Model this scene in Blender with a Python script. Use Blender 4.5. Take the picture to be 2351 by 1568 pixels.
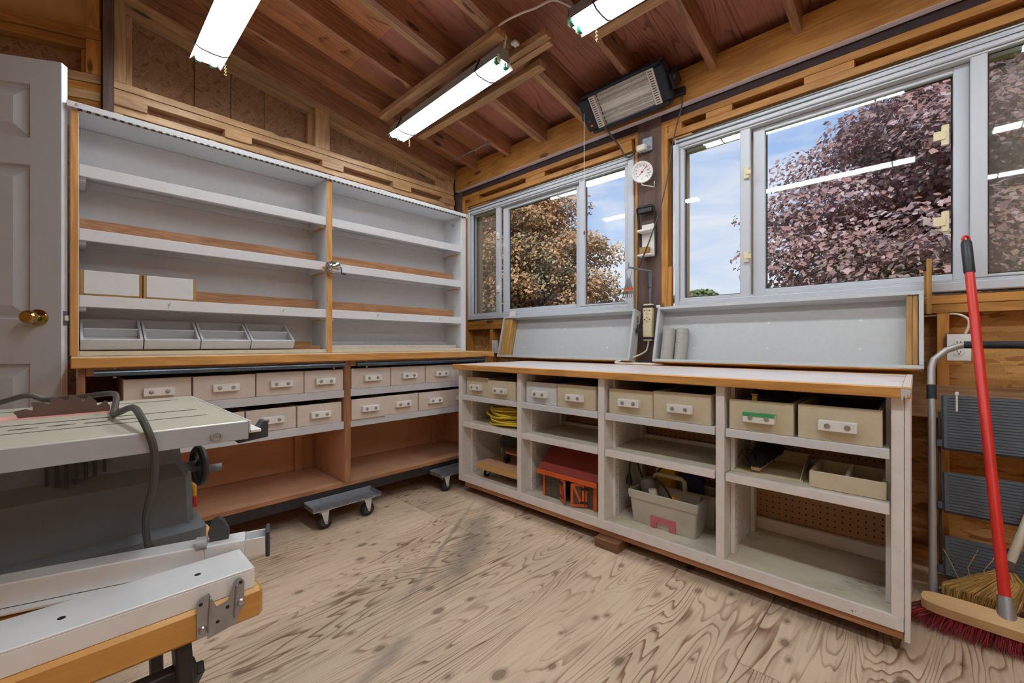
import bpy, math, random
import numpy as np
from mathutils import Matrix, Vector, Quaternion
random.seed(7)
R = math.radians
for o in list(bpy.data.objects): bpy.data.objects.remove(o)
S = bpy.context.scene
C = S.collection
# ------------------------------------------------------------------ camera
F, W_, H_ = 975.0, 2351.0, 1568.0
HOR = 790.0
YAW = R(43.63)
cam = bpy.data.cameras.new('camera'); co = bpy.data.objects.new('camera', cam); C.objects.link(co)
cam.sensor_fit = 'HORIZONTAL'; cam.sensor_width = 36.0; cam.lens = 36.0*F/W_
cam.shift_y = (HOR-H_/2)/W_
cam.clip_start = 0.02; cam.clip_end = 300
co.location = (0, 0, .96)
# forward = (cos YAW, sin YAW): X axis lies 43.63 deg right of forward
co.rotation_euler = (R(90), 0, YAW-R(90))
S.camera = co
S.view_settings.view_transform = 'Standard'; S.view_settings.look = 'None'
S.view_settings.gamma = 1; S.view_settings.exposure = 0.0; S.view_settings.use_curve_mapping = False
LAMP = 33.0          # radiance of the fluorescent tubes
# ------------------------------------------------------------------ sky
wd = bpy.data.worlds.new('sky'); S.world = wd; wd.use_nodes = True
nt = wd.node_tree; nt.nodes.clear(); L = nt.links.new
def N(t, nt=None, **kw):
    n = nt.nodes.new(t)
    for k, v in kw.items(): setattr(n, k, v)
    return n
def ramp(nt, stops, interp='LINEAR'):
    n = nt.nodes.new('ShaderNodeValToRGB'); e = n.color_ramp.elements; n.color_ramp.interpolation = interp
    while len(e) < len(stops): e.new(.5)
    for q, (p, c) in zip(e, stops): q.position = p; q.color = (c[0], c[1], c[2], 1)
    return n
tc = N('ShaderNodeTexCoord', nt); sx = N('ShaderNodeSeparateXYZ', nt); L(tc.outputs['Generated'], sx.inputs[0])
rp = ramp(nt, [(0, (.86, .90, .97)), (.06, (.80, .88, .98)), (.22, (.50, .68, .97)), (.6, (.22, .42, .86))])
L(sx.outputs['Z'], rp.inputs[0])
mp = N('ShaderNodeMapping', nt); mp.inputs['Scale'].default_value = (1.6, 1.6, 7)
L(tc.outputs['Generated'], mp.inputs[0])
ns = N('ShaderNodeTexNoise', nt); ns.inputs['Scale'].default_value = 2.3; ns.inputs['Detail'].default_value = 7; ns.inputs['Distortion'].default_value = .6
L(mp.outputs[0], ns.inputs['Vector'])
cr = ramp(nt, [(.42, (0, 0, 0)), (.72, (.85, .85, .85))]); L(ns.outputs['Fac'], cr.inputs[0])
mx = N('ShaderNodeMixRGB', nt); L(cr.outputs[0], mx.inputs[0]); L(rp.outputs[0], mx.inputs[1]); mx.inputs[2].default_value = (.93, .95, .98, 1)
bg = N('ShaderNodeBackground', nt); bg.inputs[1].default_value = 1.0; L(mx.outputs[0], bg.inputs[0])
wo = N('ShaderNodeOutputWorld', nt); L(bg.outputs[0], wo.inputs[0])
# sun: stands behind the roof, lights the trees outside and never enters by the windows
sl = bpy.data.lights.new('sun', 'SUN'); sl.energy = 6.5; sl.angle = R(2); sl.color = (1, .95, .86)
so = bpy.data.objects.new('sun', sl); C.objects.link(so)
so.rotation_euler = Vector((.82, .22, -.52)).to_track_quat('-Z', 'Y').to_euler(); so.location = (-4, -2, 9)
# ------------------------------------------------------------------ materials
MAT = {}
def newmat(name):
    m = bpy.data.materials.new(name); m.use_nodes = True; t = m.node_tree; t.nodes.clear()
    b = t.nodes.new('ShaderNodeBsdfPrincipled'); o = t.nodes.new('ShaderNodeOutputMaterial'); t.links.new(b.outputs[0], o.inputs[0])
    MAT[name] = m; return m, t, b
def lin(c):  # sRGB 0-255 -> linear
    return tuple(((v/255)/12.92 if v/255 <= .04045 else ((v/255+.055)/1.055)**2.4) for v in c)
def coords(t, scale, rnd=True):
    tc = t.nodes.new('ShaderNodeTexCoord'); mp = t.nodes.new('ShaderNodeMapping'); mp.inputs['Scale'].default_value = scale
    t.links.new(tc.outputs['Object'], mp.inputs[0])
    if rnd:
        oi = t.nodes.new('ShaderNodeObjectInfo'); mu = t.nodes.new('ShaderNodeMath'); mu.operation = 'MULTIPLY'; mu.inputs[1].default_value = 37.3
        t.links.new(oi.outputs['Random'], mu.inputs[0]); t.links.new(mu.outputs[0], mp.inputs['Location'])
    return mp
def noise(t, vec, scale, detail=4, rough=.55, dist=0):
    n = t.nodes.new('ShaderNodeTexNoise'); n.inputs['Scale'].default_value = scale; n.inputs['Detail'].default_value = detail
    n.inputs['Roughness'].default_value = rough; n.inputs['Distortion'].default_value = dist
    t.links.new(vec.outputs[0], n.inputs['Vector']); return n
def mix(t, fac, a, b, typ='MIX'):
    n = t.nodes.new('ShaderNodeMixRGB'); n.blend_type = typ
    for i, q in ((0, fac), (1, a), (2, b)):
        if hasattr(q, 'outputs'): t.links.new(q.outputs[0], n.inputs[i])
        elif hasattr(q, 'is_output'): t.links.new(q, n.inputs[i])
        elif i == 0: n.inputs[0].default_value = q
        else: n.inputs[i].default_value = (*q[:3], 1)
    return n
def bump(t, b, h, st=.2, dist=.002):
    n = t.nodes.new('ShaderNodeBump'); n.inputs['Strength'].default_value = st; n.inputs['Distance'].default_value = dist
    t.links.new(h.outputs[0], n.inputs['Height']); t.links.new(n.outputs[0], b.inputs['Normal'])
def math_(t, op, a, b=None):
    n = t.nodes.new('ShaderNodeMath'); n.operation = op
    for i, q in ((0, a), (1, b)):
        if q is None: continue
        if hasattr(q, 'outputs'): t.links.new(q.outputs[0], n.inputs[i])
        elif hasattr(q, 'is_output'): t.links.new(q, n.inputs[i])
        else: n.inputs[i].default_value = q
    return n
def hsv_rand(t, col, amt):
    oi = t.nodes.new('ShaderNodeObjectInfo'); mr = t.nodes.new('ShaderNodeMapRange'); mr.inputs[3].default_value = 1-amt; mr.inputs[4].default_value = 1+amt
    t.links.new(oi.outputs['Random'], mr.inputs[0]); h = t.nodes.new('ShaderNodeHueSaturation'); t.links.new(mr.outputs[0], h.inputs['Value'])
    t.links.new(col.outputs[0], h.inputs['Color']); return h
def plain(name, rgb, rough=.5, metal=0, var=.06, nscale=14, bmp=0, spec=.5, speck=None):
    m, t, b = newmat(name); c = lin(rgb)
    v = coords(t, (1, 1, 1)); n = noise(t, v, nscale, 5)
    r = ramp(t, [(.3, tuple(q*(1-var) for q in c)), (.7, tuple(min(1, q*(1+var)) for q in c))]); t.links.new(n.outputs['Fac'], r.inputs[0])
    out = r
    if speck:
        n2 = noise(t, v, speck[1], 3, .6); r2 = ramp(t, [(speck[2], (0, 0, 0)), (speck[2]+.05, (1, 1, 1))]); t.links.new(n2.outputs['Fac'], r2.inputs[0])
        out = mix(t, r2, r, lin(speck[0]))
    t.links.new(out.outputs[0], b.inputs['Base Color'])
    b.inputs['Roughness'].default_value = rough; b.inputs['Metallic'].default_value = metal; b.inputs['Specular IOR Level'].default_value = spec
    if bmp: bump(t, b, n, bmp)
    return m
def wood(name, light, dark, knot=True, rough=.5, var=.14, rings=40, gstr=.85):
    m, t, b = newmat(name); a, d = lin(light), lin(dark)
    v = coords(t, (.9, 9, 9)); n0 = noise(t, v, 1.6, 3, .5, .3)
    w = t.nodes.new('ShaderNodeMath'); w.operation = 'MULTIPLY'; w.inputs[1].default_value = rings; t.links.new(n0.outputs['Fac'], w.inputs[0])
    sn = math_(t, 'SINE', w); sn = math_(t, 'MULTIPLY', sn, .5); sn = math_(t, 'ADD', sn, .5)
    v2 = coords(t, (3, 120, 120)); n2 = noise(t, v2, 1, 4, .6)
    f = mix(t, .45, sn, n2); f = math_(t, 'MULTIPLY', f, gstr)
    col = mix(t, f, a, d)
    v3 = coords(t, (1, 1, 1)); n3 = noise(t, v3, 2.2, 4); r3 = ramp(t, [(.35, (.8, .8, .8)), (.65, (1.08, 1.08, 1.08))]); t.links.new(n3.outputs['Fac'], r3.inputs[0])
    col = mix(t, 1, col, r3, 'MULTIPLY')
    if knot:
        v4 = coords(t, (2.2, 7, 7)); vo = t.nodes.new('ShaderNodeTexVoronoi'); vo.inputs['Scale'].default_value = 1.3; t.links.new(v4.outputs[0], vo.inputs['Vector'])
        r4 = ramp(t, [(.10, (1, 1, 1)), (.17, (0, 0, 0))]); t.links.new(vo.outputs['Distance'], r4.inputs[0])
        col = mix(t, r4, col, tuple(q*.35 for q in d))
    col = hsv_rand(t, col, var)
    t.links.new(col.outputs[0], b.inputs['Base Color']); b.inputs['Roughness'].default_value = rough
    bump(t, b, n2, .12, .001)
    return m
def ply(name, light, dark, scale=1.0, lines=9.0, rough=.6, knots=True, stain=None, gain=.75, var=.06):
    """rotary-cut plywood: grain shows as contour lines of a stretched smooth field"""
    m, t, b = newmat(name); a, d = lin(light), lin(dark)
    v = coords(t, (.32*scale, 2.4*scale, 2.4*scale)); n0 = noise(t, v, 1.1, 2.5, .5, .35)
    w = math_(t, 'MULTIPLY', n0.outputs['Fac'], lines*2); fr = math_(t, 'FRACT', w)
    r = ramp(t, [(0, (.06, .06, .06)), (.6, (.16, .16, .16)), (.82, (.9, .9, .9)), (.90, (1, 1, 1)), (.95, (.08, .08, .08))]); t.links.new(fr.outputs[0], r.inputs[0])
    vb = coords(t, (1.1, 3, 3)); nb = noise(t, vb, 1.4, 3); rb = ramp(t, [(.38, (.12, .12, .12)), (.62, (1, 1, 1))]); t.links.new(nb.outputs['Fac'], rb.inputs[0])
    g = mix(t, 1, r, rb, 'MULTIPLY')
    v2 = coords(t, (4, 70, 70)); n2 = noise(t, v2, 1, 4, .6); rr = ramp(t, [(.45, (0, 0, 0)), (.75, (.35, .35, .35))]); t.links.new(n2.outputs['Fac'], rr.inputs[0])
    f = mix(t, 1, g, rr, 'ADD'); f = math_(t, 'MULTIPLY', f, gain)
    col = mix(t, f, a, d)
    v3 = coords(t, (1, 1, 1)); n3 = noise(t, v3, 1.7, 5, .6); r3 = ramp(t, [(.35, (.82, .82, .82)), (.65, (1.06, 1.06, 1.06))]); t.links.new(n3.outputs['Fac'], r3.inputs[0])
    col = mix(t, 1, col, r3, 'MULTIPLY')
    if knots:
        v4 = coords(t, (4.2, 7, 7)); vo = t.nodes.new('ShaderNodeTexVoronoi'); vo.voronoi_dimensions = '2D'; vo.inputs['Scale'].default_value = 1.0; t.links.new(v4.outputs[0], vo.inputs['Vector'])
        nk_ = noise(t, v3, 5, 2); dk = math_(t, 'ADD', vo.outputs['Distance'], math_(t, 'MULTIPLY', math_(t, 'SUBTRACT', nk_.outputs['Fac'], .46), .34)); r4 = ramp(t, [(.045, (.72, .72, .72)), (.07, (.25, .25, .25)), (.09, (.3, .3, .3)), (.12, (0, 0, 0))]); t.links.new(dk.outputs[0], r4.inputs[0]); col = mix(t, r4, col, tuple(q*.55 for q in d))
    if stain: col = stain(t, col)
    col = hsv_rand(t, col, var)
    t.links.new(col.outputs[0], b.inputs['Base Color']); b.inputs['Roughness'].default_value = rough
    bump(t, b, n2, .15, .001); return m
def osb(name, c1, c2, c3, rough=.75):
    """strand board: overlapping flakes, at each spot the layer that lies highest shows"""
    m, t, b = newmat(name); v = coords(t, (1, 1, 1)); nz = noise(t, v, 9.0, 2); ds = t.nodes.new('ShaderNodeVectorMath'); ds.operation = 'MULTIPLY_ADD'; ds.inputs[1].default_value = (.02, .02, .02)
    t.links.new(nz.outputs['Color'], ds.inputs[0]); t.links.new(v.outputs[0], ds.inputs[2])
    best = None
    for k, (ry, sc) in enumerate(((.25, (18, 9, 70)), (-.5, (21, 9, 84)), (1.2, (20, 9, 76)), (2.3, (23, 9, 66)))):
        mp = t.nodes.new('ShaderNodeMapping'); mp.inputs['Rotation'].default_value = (0, ry, 0); mp.inputs['Location'].default_value = (k*3.7, 0, k*1.9)
        t.links.new(ds.outputs[0], mp.inputs[0]); m2 = t.nodes.new('ShaderNodeMapping'); m2.inputs['Scale'].default_value = sc; t.links.new(mp.outputs[0], m2.inputs[0])
        vo = t.nodes.new('ShaderNodeTexVoronoi'); vo.inputs['Scale'].default_value = 1; t.links.new(m2.outputs[0], vo.inputs['Vector'])
        sp = t.nodes.new('ShaderNodeSeparateColor'); t.links.new(vo.outputs['Color'], sp.inputs[0])
        r = ramp(t, [(0, lin(c3)), (.22, lin(c2)), (.7, lin(c1)), (1, tuple(min(1, q*1.12) for q in lin(c1)))]); t.links.new(sp.outputs[0], r.inputs[0])
        if best is None: best, h = r, sp.outputs[1]
        else:
            g = math_(t, 'GREATER_THAN', sp.outputs[1], h); best = mix(t, g, best, r); h = math_(t, 'MAXIMUM', sp.outputs[1], h).outputs[0]
    v2 = coords(t, (30, 30, 30)); n2 = noise(t, v2, 6, 3); r2 = ramp(t, [(.3, (.86, .86, .86)), (.7, (1.05, 1.05, 1.05))]); t.links.new(n2.outputs['Fac'], r2.inputs[0]); best = mix(t, 1, best, r2, 'MULTIPLY')
    t.links.new(best.outputs[0], b.inputs['Base Color']); b.inputs['Roughness'].default_value = rough; bump(t, b, n2, .15, .001); return m
def emit(name, rgb, st):
    m = bpy.data.materials.new(name); m.use_nodes = True; t = m.node_tree; t.nodes.clear(); e = t.nodes.new('ShaderNodeEmission'); o = t.nodes.new('ShaderNodeOutputMaterial')
    e.inputs[0].default_value = (*rgb, 1); e.inputs[1].default_value = st; t.links.new(e.outputs[0], o.inputs[0]); MAT[name] = m; return m
def glassy(name, tint=(1, 1, 1), refl=1.0):
    m = bpy.data.materials.new(name); m.use_nodes = True; t = m.node_tree; t.nodes.clear(); o = t.nodes.new('ShaderNodeOutputMaterial')
    tr = t.nodes.new('ShaderNodeBsdfTransparent'); tr.inputs[0].default_value = (*tint, 1); gl = t.nodes.new('ShaderNodeBsdfGlossy'); gl.inputs['Roughness'].default_value = .02
    ge = t.nodes.new('ShaderNodeNewGeometry'); dt = t.nodes.new('ShaderNodeVectorMath'); dt.operation = 'DOT_PRODUCT'; t.links.new(ge.outputs['Incoming'], dt.inputs[0]); t.links.new(ge.outputs['Normal'], dt.inputs[1])
    ab = math_(t, 'ABSOLUTE', dt.outputs['Value']); om = math_(t, 'SUBTRACT', 1.0, ab); pw_ = math_(t, 'POWER', om, 5.0); mu = math_(t, 'MULTIPLY', pw_, .96*refl); mu = math_(t, 'ADD', mu, .04*refl)   # Schlick reflectance of clear glass
    ms = t.nodes.new('ShaderNodeMixShader'); t.links.new(mu.outputs[0], ms.inputs[0]); t.links.new(tr.outputs[0], ms.inputs[1]); t.links.new(gl.outputs[0], ms.inputs[2]); t.links.new(ms.outputs[0], o.inputs[0]); MAT[name] = m
def mesh_screen(name, rgb, op):
    m = bpy.data.materials.new(name); m.use_nodes = True; t = m.node_tree; t.nodes.clear(); o = t.nodes.new('ShaderNodeOutputMaterial')
    tr = t.nodes.new('ShaderNodeBsdfTransparent'); df = t.nodes.new('ShaderNodeBsdfDiffuse'); df.inputs[0].default_value = (*lin(rgb), 1)
    ms = t.nodes.new('ShaderNodeMixShader'); ms.inputs[0].default_value = op; t.links.new(tr.outputs[0], ms.inputs[1]); t.links.new(df.outputs[0], ms.inputs[2]); t.links.new(ms.outputs[0], o.inputs[0]); MAT[name] = m

def floor_stain(t, col):
    tc = t.nodes.new('ShaderNodeTexCoord')
    geo = t.nodes.new('ShaderNodeNewGeometry')   # world position: a dirt mark with a shape of its own
    mp = t.nodes.new('ShaderNodeMapping'); mp.inputs['Location'].default_value = (0, 0, 0); t.links.new(geo.outputs['Position'], mp.inputs[0])
    nz = noise(t, mp, 6, 5, .65)
    def streak(x, y, ang, sl, sw, lo):
        m2 = t.nodes.new('ShaderNodeMapping'); m2.vector_type = 'TEXTURE'; m2.inputs['Location'].default_value = (x, y, 0); m2.inputs['Rotation'].default_value = (0, 0, ang); m2.inputs['Scale'].default_value = (sl, sw, 1)
        t.links.new(geo.outputs['Position'], m2.inputs[0]); ln = t.nodes.new('ShaderNodeVectorMath'); ln.operation = 'LENGTH'; t.links.new(m2.outputs[0], ln.inputs[0])
        s = math_(t, 'ADD', ln.outputs['Value'], math_(t, 'MULTIPLY', math_(t, 'SUBTRACT', nz.outputs['Fac'], .5), 2.0))
        r = ramp(t, [(.25, (lo, lo, lo)), (1, (0, 0, 0))]); t.links.new(s.outputs[0], r.inputs[0]); return r
    for q in STREAKS: col = mix(t, streak(*q), col, lin((98, 89, 82)))
    return col
STREAKS = [(1.38, 1.585, R(36), .55, .12, .58), (1.27, 1.655, R(34), .60, .02, .6), (.66, 1.17, R(18), .15, .035, .5), (.95, 1.405, R(1), .34, .004, .9)]

wood('amber', (206, 148, 72), (160, 100, 36))            # varnished framing lumber of the window wall
wood('amber_edge', (222, 166, 92), (180, 118, 50))      # worktop edging
wood('gable_lumber', (212, 174, 130), (168, 124, 82), var=.1)
wood('rafter', (186, 134, 100), (126, 80, 56), var=.14)
wood('strip_lumber', (206, 164, 120), (158, 112, 74))
wood('oak', (190, 138, 96), (140, 88, 54), knot=False, rings=60)
wood('stick', (190, 148, 80), (140, 96, 44), knot=False)
wood('broom_wood', (205, 172, 128), (180, 144, 100), knot=False, rings=18, gstr=.4)
wood('bench_wood', (232, 178, 98), (204, 140, 62), rough=.35)
wood('block_wood', (140, 98, 70), (104, 66, 44))
wood('barn_board', (104, 88, 70), (70, 56, 42), knot=False, rings=50)
ply('floor_ply', (208, 185, 160), (122, 88, 62), 1.9, 17, stain=floor_stain, gain=.95)
ply('roof_ply', (206, 138, 88), (122, 68, 40), 1.3, 18, knots=False, gain=.9)
ply('roof_ply_red', (186, 122, 98), (116, 66, 52), 1.3, 14, knots=False, gain=.9)
ply('yellow_ply', (206, 172, 110), (170, 130, 76), 1, 4, knots=False, gain=.35)
ply('hardboard', (208, 160, 126), (176, 124, 92), 1.5, 3, knots=False, gain=.3)
ply('dolly_ply', (206, 166, 104), (170, 126, 70), 1.5, 4, knots=False, gain=.3)
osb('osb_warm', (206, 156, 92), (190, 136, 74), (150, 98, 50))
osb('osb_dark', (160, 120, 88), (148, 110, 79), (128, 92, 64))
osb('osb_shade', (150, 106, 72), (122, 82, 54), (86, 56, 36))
plain('white_paint', (184, 187, 189), .5, var=.03, bmp=.06, nscale=40)
plain('white_shelf', (220, 222, 226), .45, var=.025, bmp=.05, nscale=30, speck=((150, 150, 150), 60, .76))
plain('cream_paint', (234, 230, 227), .5, var=.05, bmp=.1, nscale=25, speck=((110, 98, 84), 70, .72))
plain('bin_pink', (216, 203, 192), .55, var=.04, bmp=.12, nscale=30, speck=((150, 130, 110), 80, .74))
plain('bin_cream', (208, 196, 168), .55, var=.05, bmp=.12, nscale=30, speck=((160, 140, 110), 80, .74))
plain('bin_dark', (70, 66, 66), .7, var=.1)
plain('grey_strip', (206, 208, 213), .4, var=.04)
plain('worktop_left', (222, 206, 190), .3, var=.06, nscale=5)
plain('worktop_right', (238, 228, 226), .28, var=.05, nscale=4, speck=((205, 160, 130), 3.2, .66))
plain('tray_grey', (204, 206, 209), .5, var=.03, bmp=.05)
plain('screw_head', (176, 174, 170), .35, .7)
plain('steel', (190, 192, 196), .3, 1, var=.08)
plain('galvanised', (166, 170, 178), .45, .85, var=.12, nscale=40)
plain('alu', (236, 238, 240), .36, .12, var=.04)
plain('brass', (176, 156, 100), .16, 1)
plain('chrome', (206, 206, 210), .15, 1)
plain('pipe_blue', (96, 110, 124), .3, .8, var=.15, nscale=30)
plain('black_plastic', (32, 33, 36), .42)
plain('black_paint', (36, 36, 38), .5, var=.3, nscale=30, speck=((120, 110, 100), 60, .73))
plain('heater_black', (36, 42, 52), .35, .3)
plain('saw_grey', (100, 105, 110), .5, var=.16, nscale=7, bmp=.03)
plain('saw_dark', (58, 60, 62), .5)
plain('saw_top', (214, 210, 190), .34, .35, var=.07, nscale=6)
plain('saw_side', (172, 176, 184), .42, .2, var=.05)
plain('saw_blade', (112, 98, 94), .38, .85, var=.14, nscale=9)
plain('saw_insert', (224, 160, 150), .5)
plain('groove', (52, 50, 48), .7)
plain('cable', (66, 62, 56), .5)
plain('cable_grey', (120, 112, 106), .5)
plain('cable_white', (226, 220, 206), .45)
plain('cord_yellow', (216, 190, 42), .45, var=.1, speck=((90, 70, 20), 50, .72))
plain('vinyl', (200, 205, 212), .35, var=.015)
plain('vinyl_grey', (200, 204, 210), .4, var=.02)
plain('tan_trim', (196, 168, 130), .6)
wood('post_brown', (112, 88, 80), (74, 54, 50), knot=False, rough=.75, var=.05, rings=22)
plain('fascia', (56, 40, 44), .8, var=.1)
plain('beam_under_bounce', (240, 232, 240), .6, var=.04)  # lavender paleness stands in for light bounced up onto the beam
plain('door_white', (188, 193, 200), .5, var=.015, bmp=.1, nscale=90)
plain('door_edge', (240, 241, 243), .5)
plain('ivory', (226, 214, 176), .42, var=.03)
plain('white_plastic', (240, 240, 238), .35)
plain('paper_grey', (160, 158, 152), .85, var=.06, nscale=60)
plain('orange_paint', (214, 92, 28), .5, var=.06)
plain('roof_red', (134, 52, 40), .85, var=.08, nscale=120, bmp=.2)
plain('caddy', (186, 180, 166), .5, var=.1, nscale=8, speck=((110, 104, 92), 40, .7))
plain('pink_plastic', (196, 104, 118), .45)
plain('tool_grey', (110, 106, 104), .45, var=.1)
plain('tool_yellow', (226, 174, 30), .4)
plain('dustpan', (222, 210, 176), .45, var=.05)
plain('bristle_dark', (40, 32, 28), .9, var=.3, nscale=40)

plain('red_paint', (206, 44, 34), .35, var=.08, nscale=12)
plain('red_switch', (196, 34, 48), .4)
plain('yellow_switch', (232, 176, 60), .4)

plain('twine', (38, 44, 66), .8)
plain('ladder_grey', (172, 170, 168), .4, .35)
plain('step_dark', (64, 68, 75), .55, var=.08)
plain('band_black', (10, 10, 11), .8)
plain('foam_black', (36, 38, 44), .7)
plain('shaft_white', (206, 200, 184), .5, var=.08, nscale=8)
plain('rubber', (38, 37, 36), .7, var=.2)
plain('wheel_grey', (120, 116, 112), .6)
plain('caster_white', (206, 204, 200), .4)
plain('bracket_grey', (132, 142, 150), .4, .4)
plain('lamp_white', (238, 240, 232), .4)
plain('lamp_back', (168, 170, 168), .45, .4)
plain('lamp_green', (24, 128, 84), .4)
plain('reflector', (250, 248, 242), .35, .1)
plain('heater_panel', (206, 196, 188), .4, .2)
plain('quartz', (190, 186, 180), .3, .3)
plain('dial_black', (28, 28, 30), .5)
plain('dial_red', (170, 30, 36), .5)
plain('tape_green', (70, 160, 104), .5)
plain('blue_plastic', (34, 44, 88), .5)
plain('fur_grey', (70, 66, 66), .95, var=.3, nscale=60)
plain('lawn', (92, 122, 56), .9, var=.25, nscale=3)
plain('bark', (88, 76, 66), .9, var=.2, nscale=20, bmp=.4)
plain('siding', (120, 112, 104), .8)
def leafmat(name, cols, tr=.4, ns=.9, isl=.22):
    """leaves: the tone drifts from bough to bough, with a little change from leaf to leaf"""
    m, t, b = newmat(name); ge = t.nodes.new('ShaderNodeNewGeometry'); tc = t.nodes.new('ShaderNodeTexCoord')
    n = t.nodes.new('ShaderNodeTexNoise'); n.inputs['Scale'].default_value = ns; n.inputs['Detail'].default_value = 3; t.links.new(tc.outputs['Object'], n.inputs['Vector'])
    f = math_(t, 'ADD', math_(t, 'MULTIPLY', math_(t, 'SUBTRACT', n.outputs['Fac'], .5), 1.9), math_(t, 'ADD', math_(t, 'MULTIPLY', math_(t, 'SUBTRACT', ge.outputs['Random Per Island'], .5), isl*2.4), .5))
    r = ramp(t, [(i/(len(cols)-1), lin(c)) for i, c in enumerate(cols)]); t.links.new(f.outputs[0], r.inputs[0])
    t.links.new(r.outputs[0], b.inputs['Base Color']); b.inputs['Roughness'].default_value = .5
    tl = t.nodes.new('ShaderNodeBsdfTranslucent'); t.links.new(r.outputs[0], tl.inputs[0]); ms = t.nodes.new('ShaderNodeMixShader'); ms.inputs[0].default_value = tr
    t.links.new(b.outputs[0], ms.inputs[1]); t.links.new(tl.outputs[0], ms.inputs[2]); o = [n for n in t.nodes if n.type == 'OUTPUT_MATERIAL'][0]; t.links.new(ms.outputs[0], o.inputs[0])
leafmat('leaf_purple', [(114, 110, 100), (132, 116, 114), (156, 134, 138), (152, 112, 100), (170, 150, 156), (186, 170, 176)])
leafmat('leaf_bronze', [(122, 126, 104), (150, 144, 116), (176, 142, 104), (196, 154, 114), (164, 140, 112), (188, 160, 128)])
leafmat('leaf_green', [(136, 152, 84), (168, 182, 104), (190, 198, 124), (206, 210, 146)])
leafmat('straw', [(214, 176, 98), (190, 146, 70), (228, 194, 120), (160, 118, 56)], .1, 30, .4); leafmat('bristle_red', [(150, 34, 42), (110, 24, 32), (176, 60, 64)], .1, 30, .4)
leafmat('leaf_dark', [(74, 92, 60), (96, 116, 72), (116, 134, 84)])
def scuffed(name, rgb, dark, amount=.5):
    """painted board worn through in streaky scuffs"""
    m, t, b = newmat(name); c = lin(rgb); v = coords(t, (1, 1, 1)); n = noise(t, v, 7, 5)
    r = ramp(t, [(.3, tuple(q*.86 for q in c)), (.7, tuple(min(1, q*1.08) for q in c))]); t.links.new(n.outputs['Fac'], r.inputs[0])
    big = noise(t, v, 3.6, 3); rb_ = ramp(t, [(.50, (0, 0, 0)), (.70, (1, 1, 1))]); t.links.new(big.outputs['Fac'], rb_.inputs[0])
    v2 = coords(t, (26, 90, 60)); fine = noise(t, v2, 1.0, 4, .7); rf_ = ramp(t, [(.46, (0, 0, 0)), (.62, (1, 1, 1))]); t.links.new(fine.outputs['Fac'], rf_.inputs[0])
    f = mix(t, 1, rb_, rf_, 'MULTIPLY'); f = math_(t, 'MULTIPLY', f, amount); col = mix(t, f, r, lin(dark))
    t.links.new(col.outputs[0], b.inputs['Base Color']); b.inputs['Roughness'].default_value = .55; bump(t, b, fine, .08, .001)
scuffed('cream_deck', (216, 208, 188), (78, 72, 62), .75)
def pegboard(name):
    m, t, b = newmat(name); v = coords(t, (40, 40, 40), False)
    tcs = t.nodes.new('ShaderNodeVectorMath'); tcs.operation = 'FRACTION'; t.links.new(v.outputs[0], tcs.inputs[0])
    sb = t.nodes.new('ShaderNodeVectorMath'); sb.operation = 'SUBTRACT'; sb.inputs[1].default_value = (.5, .5, .5); t.links.new(tcs.outputs[0], sb.inputs[0])
    ml = t.nodes.new('ShaderNodeVectorMath'); ml.operation = 'MULTIPLY'; ml.inputs[1].default_value = (1, 0, 1); t.links.new(sb.outputs[0], ml.inputs[0])
    ln = t.nodes.new('ShaderNodeVectorMath'); ln.operation = 'LENGTH'; t.links.new(ml.outputs[0], ln.inputs[0])
    r = ramp(t, [(.11, lin((40, 26, 18))), (.16, lin((176, 134, 98)))]); t.links.new(ln.outputs['Value'], r.inputs[0])
    t.links.new(r.outputs[0], b.inputs['Base Color']); b.inputs['Roughness'].default_value = .7
pegboard('pegboard')
def hinge(name):
    m, t, b = newmat(name); v = coords(t, (38, 1, 1), False); fr = t.nodes.new('ShaderNodeVectorMath'); fr.operation = 'FRACTION'; t.links.new(v.outputs[0], fr.inputs[0])
    sp = t.nodes.new('ShaderNodeSeparateXYZ'); t.links.new(fr.outputs[0], sp.inputs[0]); r = ramp(t, [(.5, lin((60, 52, 46))), (.55, lin((150, 146, 140)))]); t.links.new(sp.outputs[0], r.inputs[0])
    t.links.new(r.outputs[0], b.inputs['Base Color']); b.inputs['Roughness'].default_value = .5; b.inputs['Metallic'].default_value = .4
hinge('hinge_metal')
emit('tube_glow', (.90, .96, 1.0), LAMP)
glassy('glass', refl=1.0); mesh_screen('screen', (170, 164, 150), .24)
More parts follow.
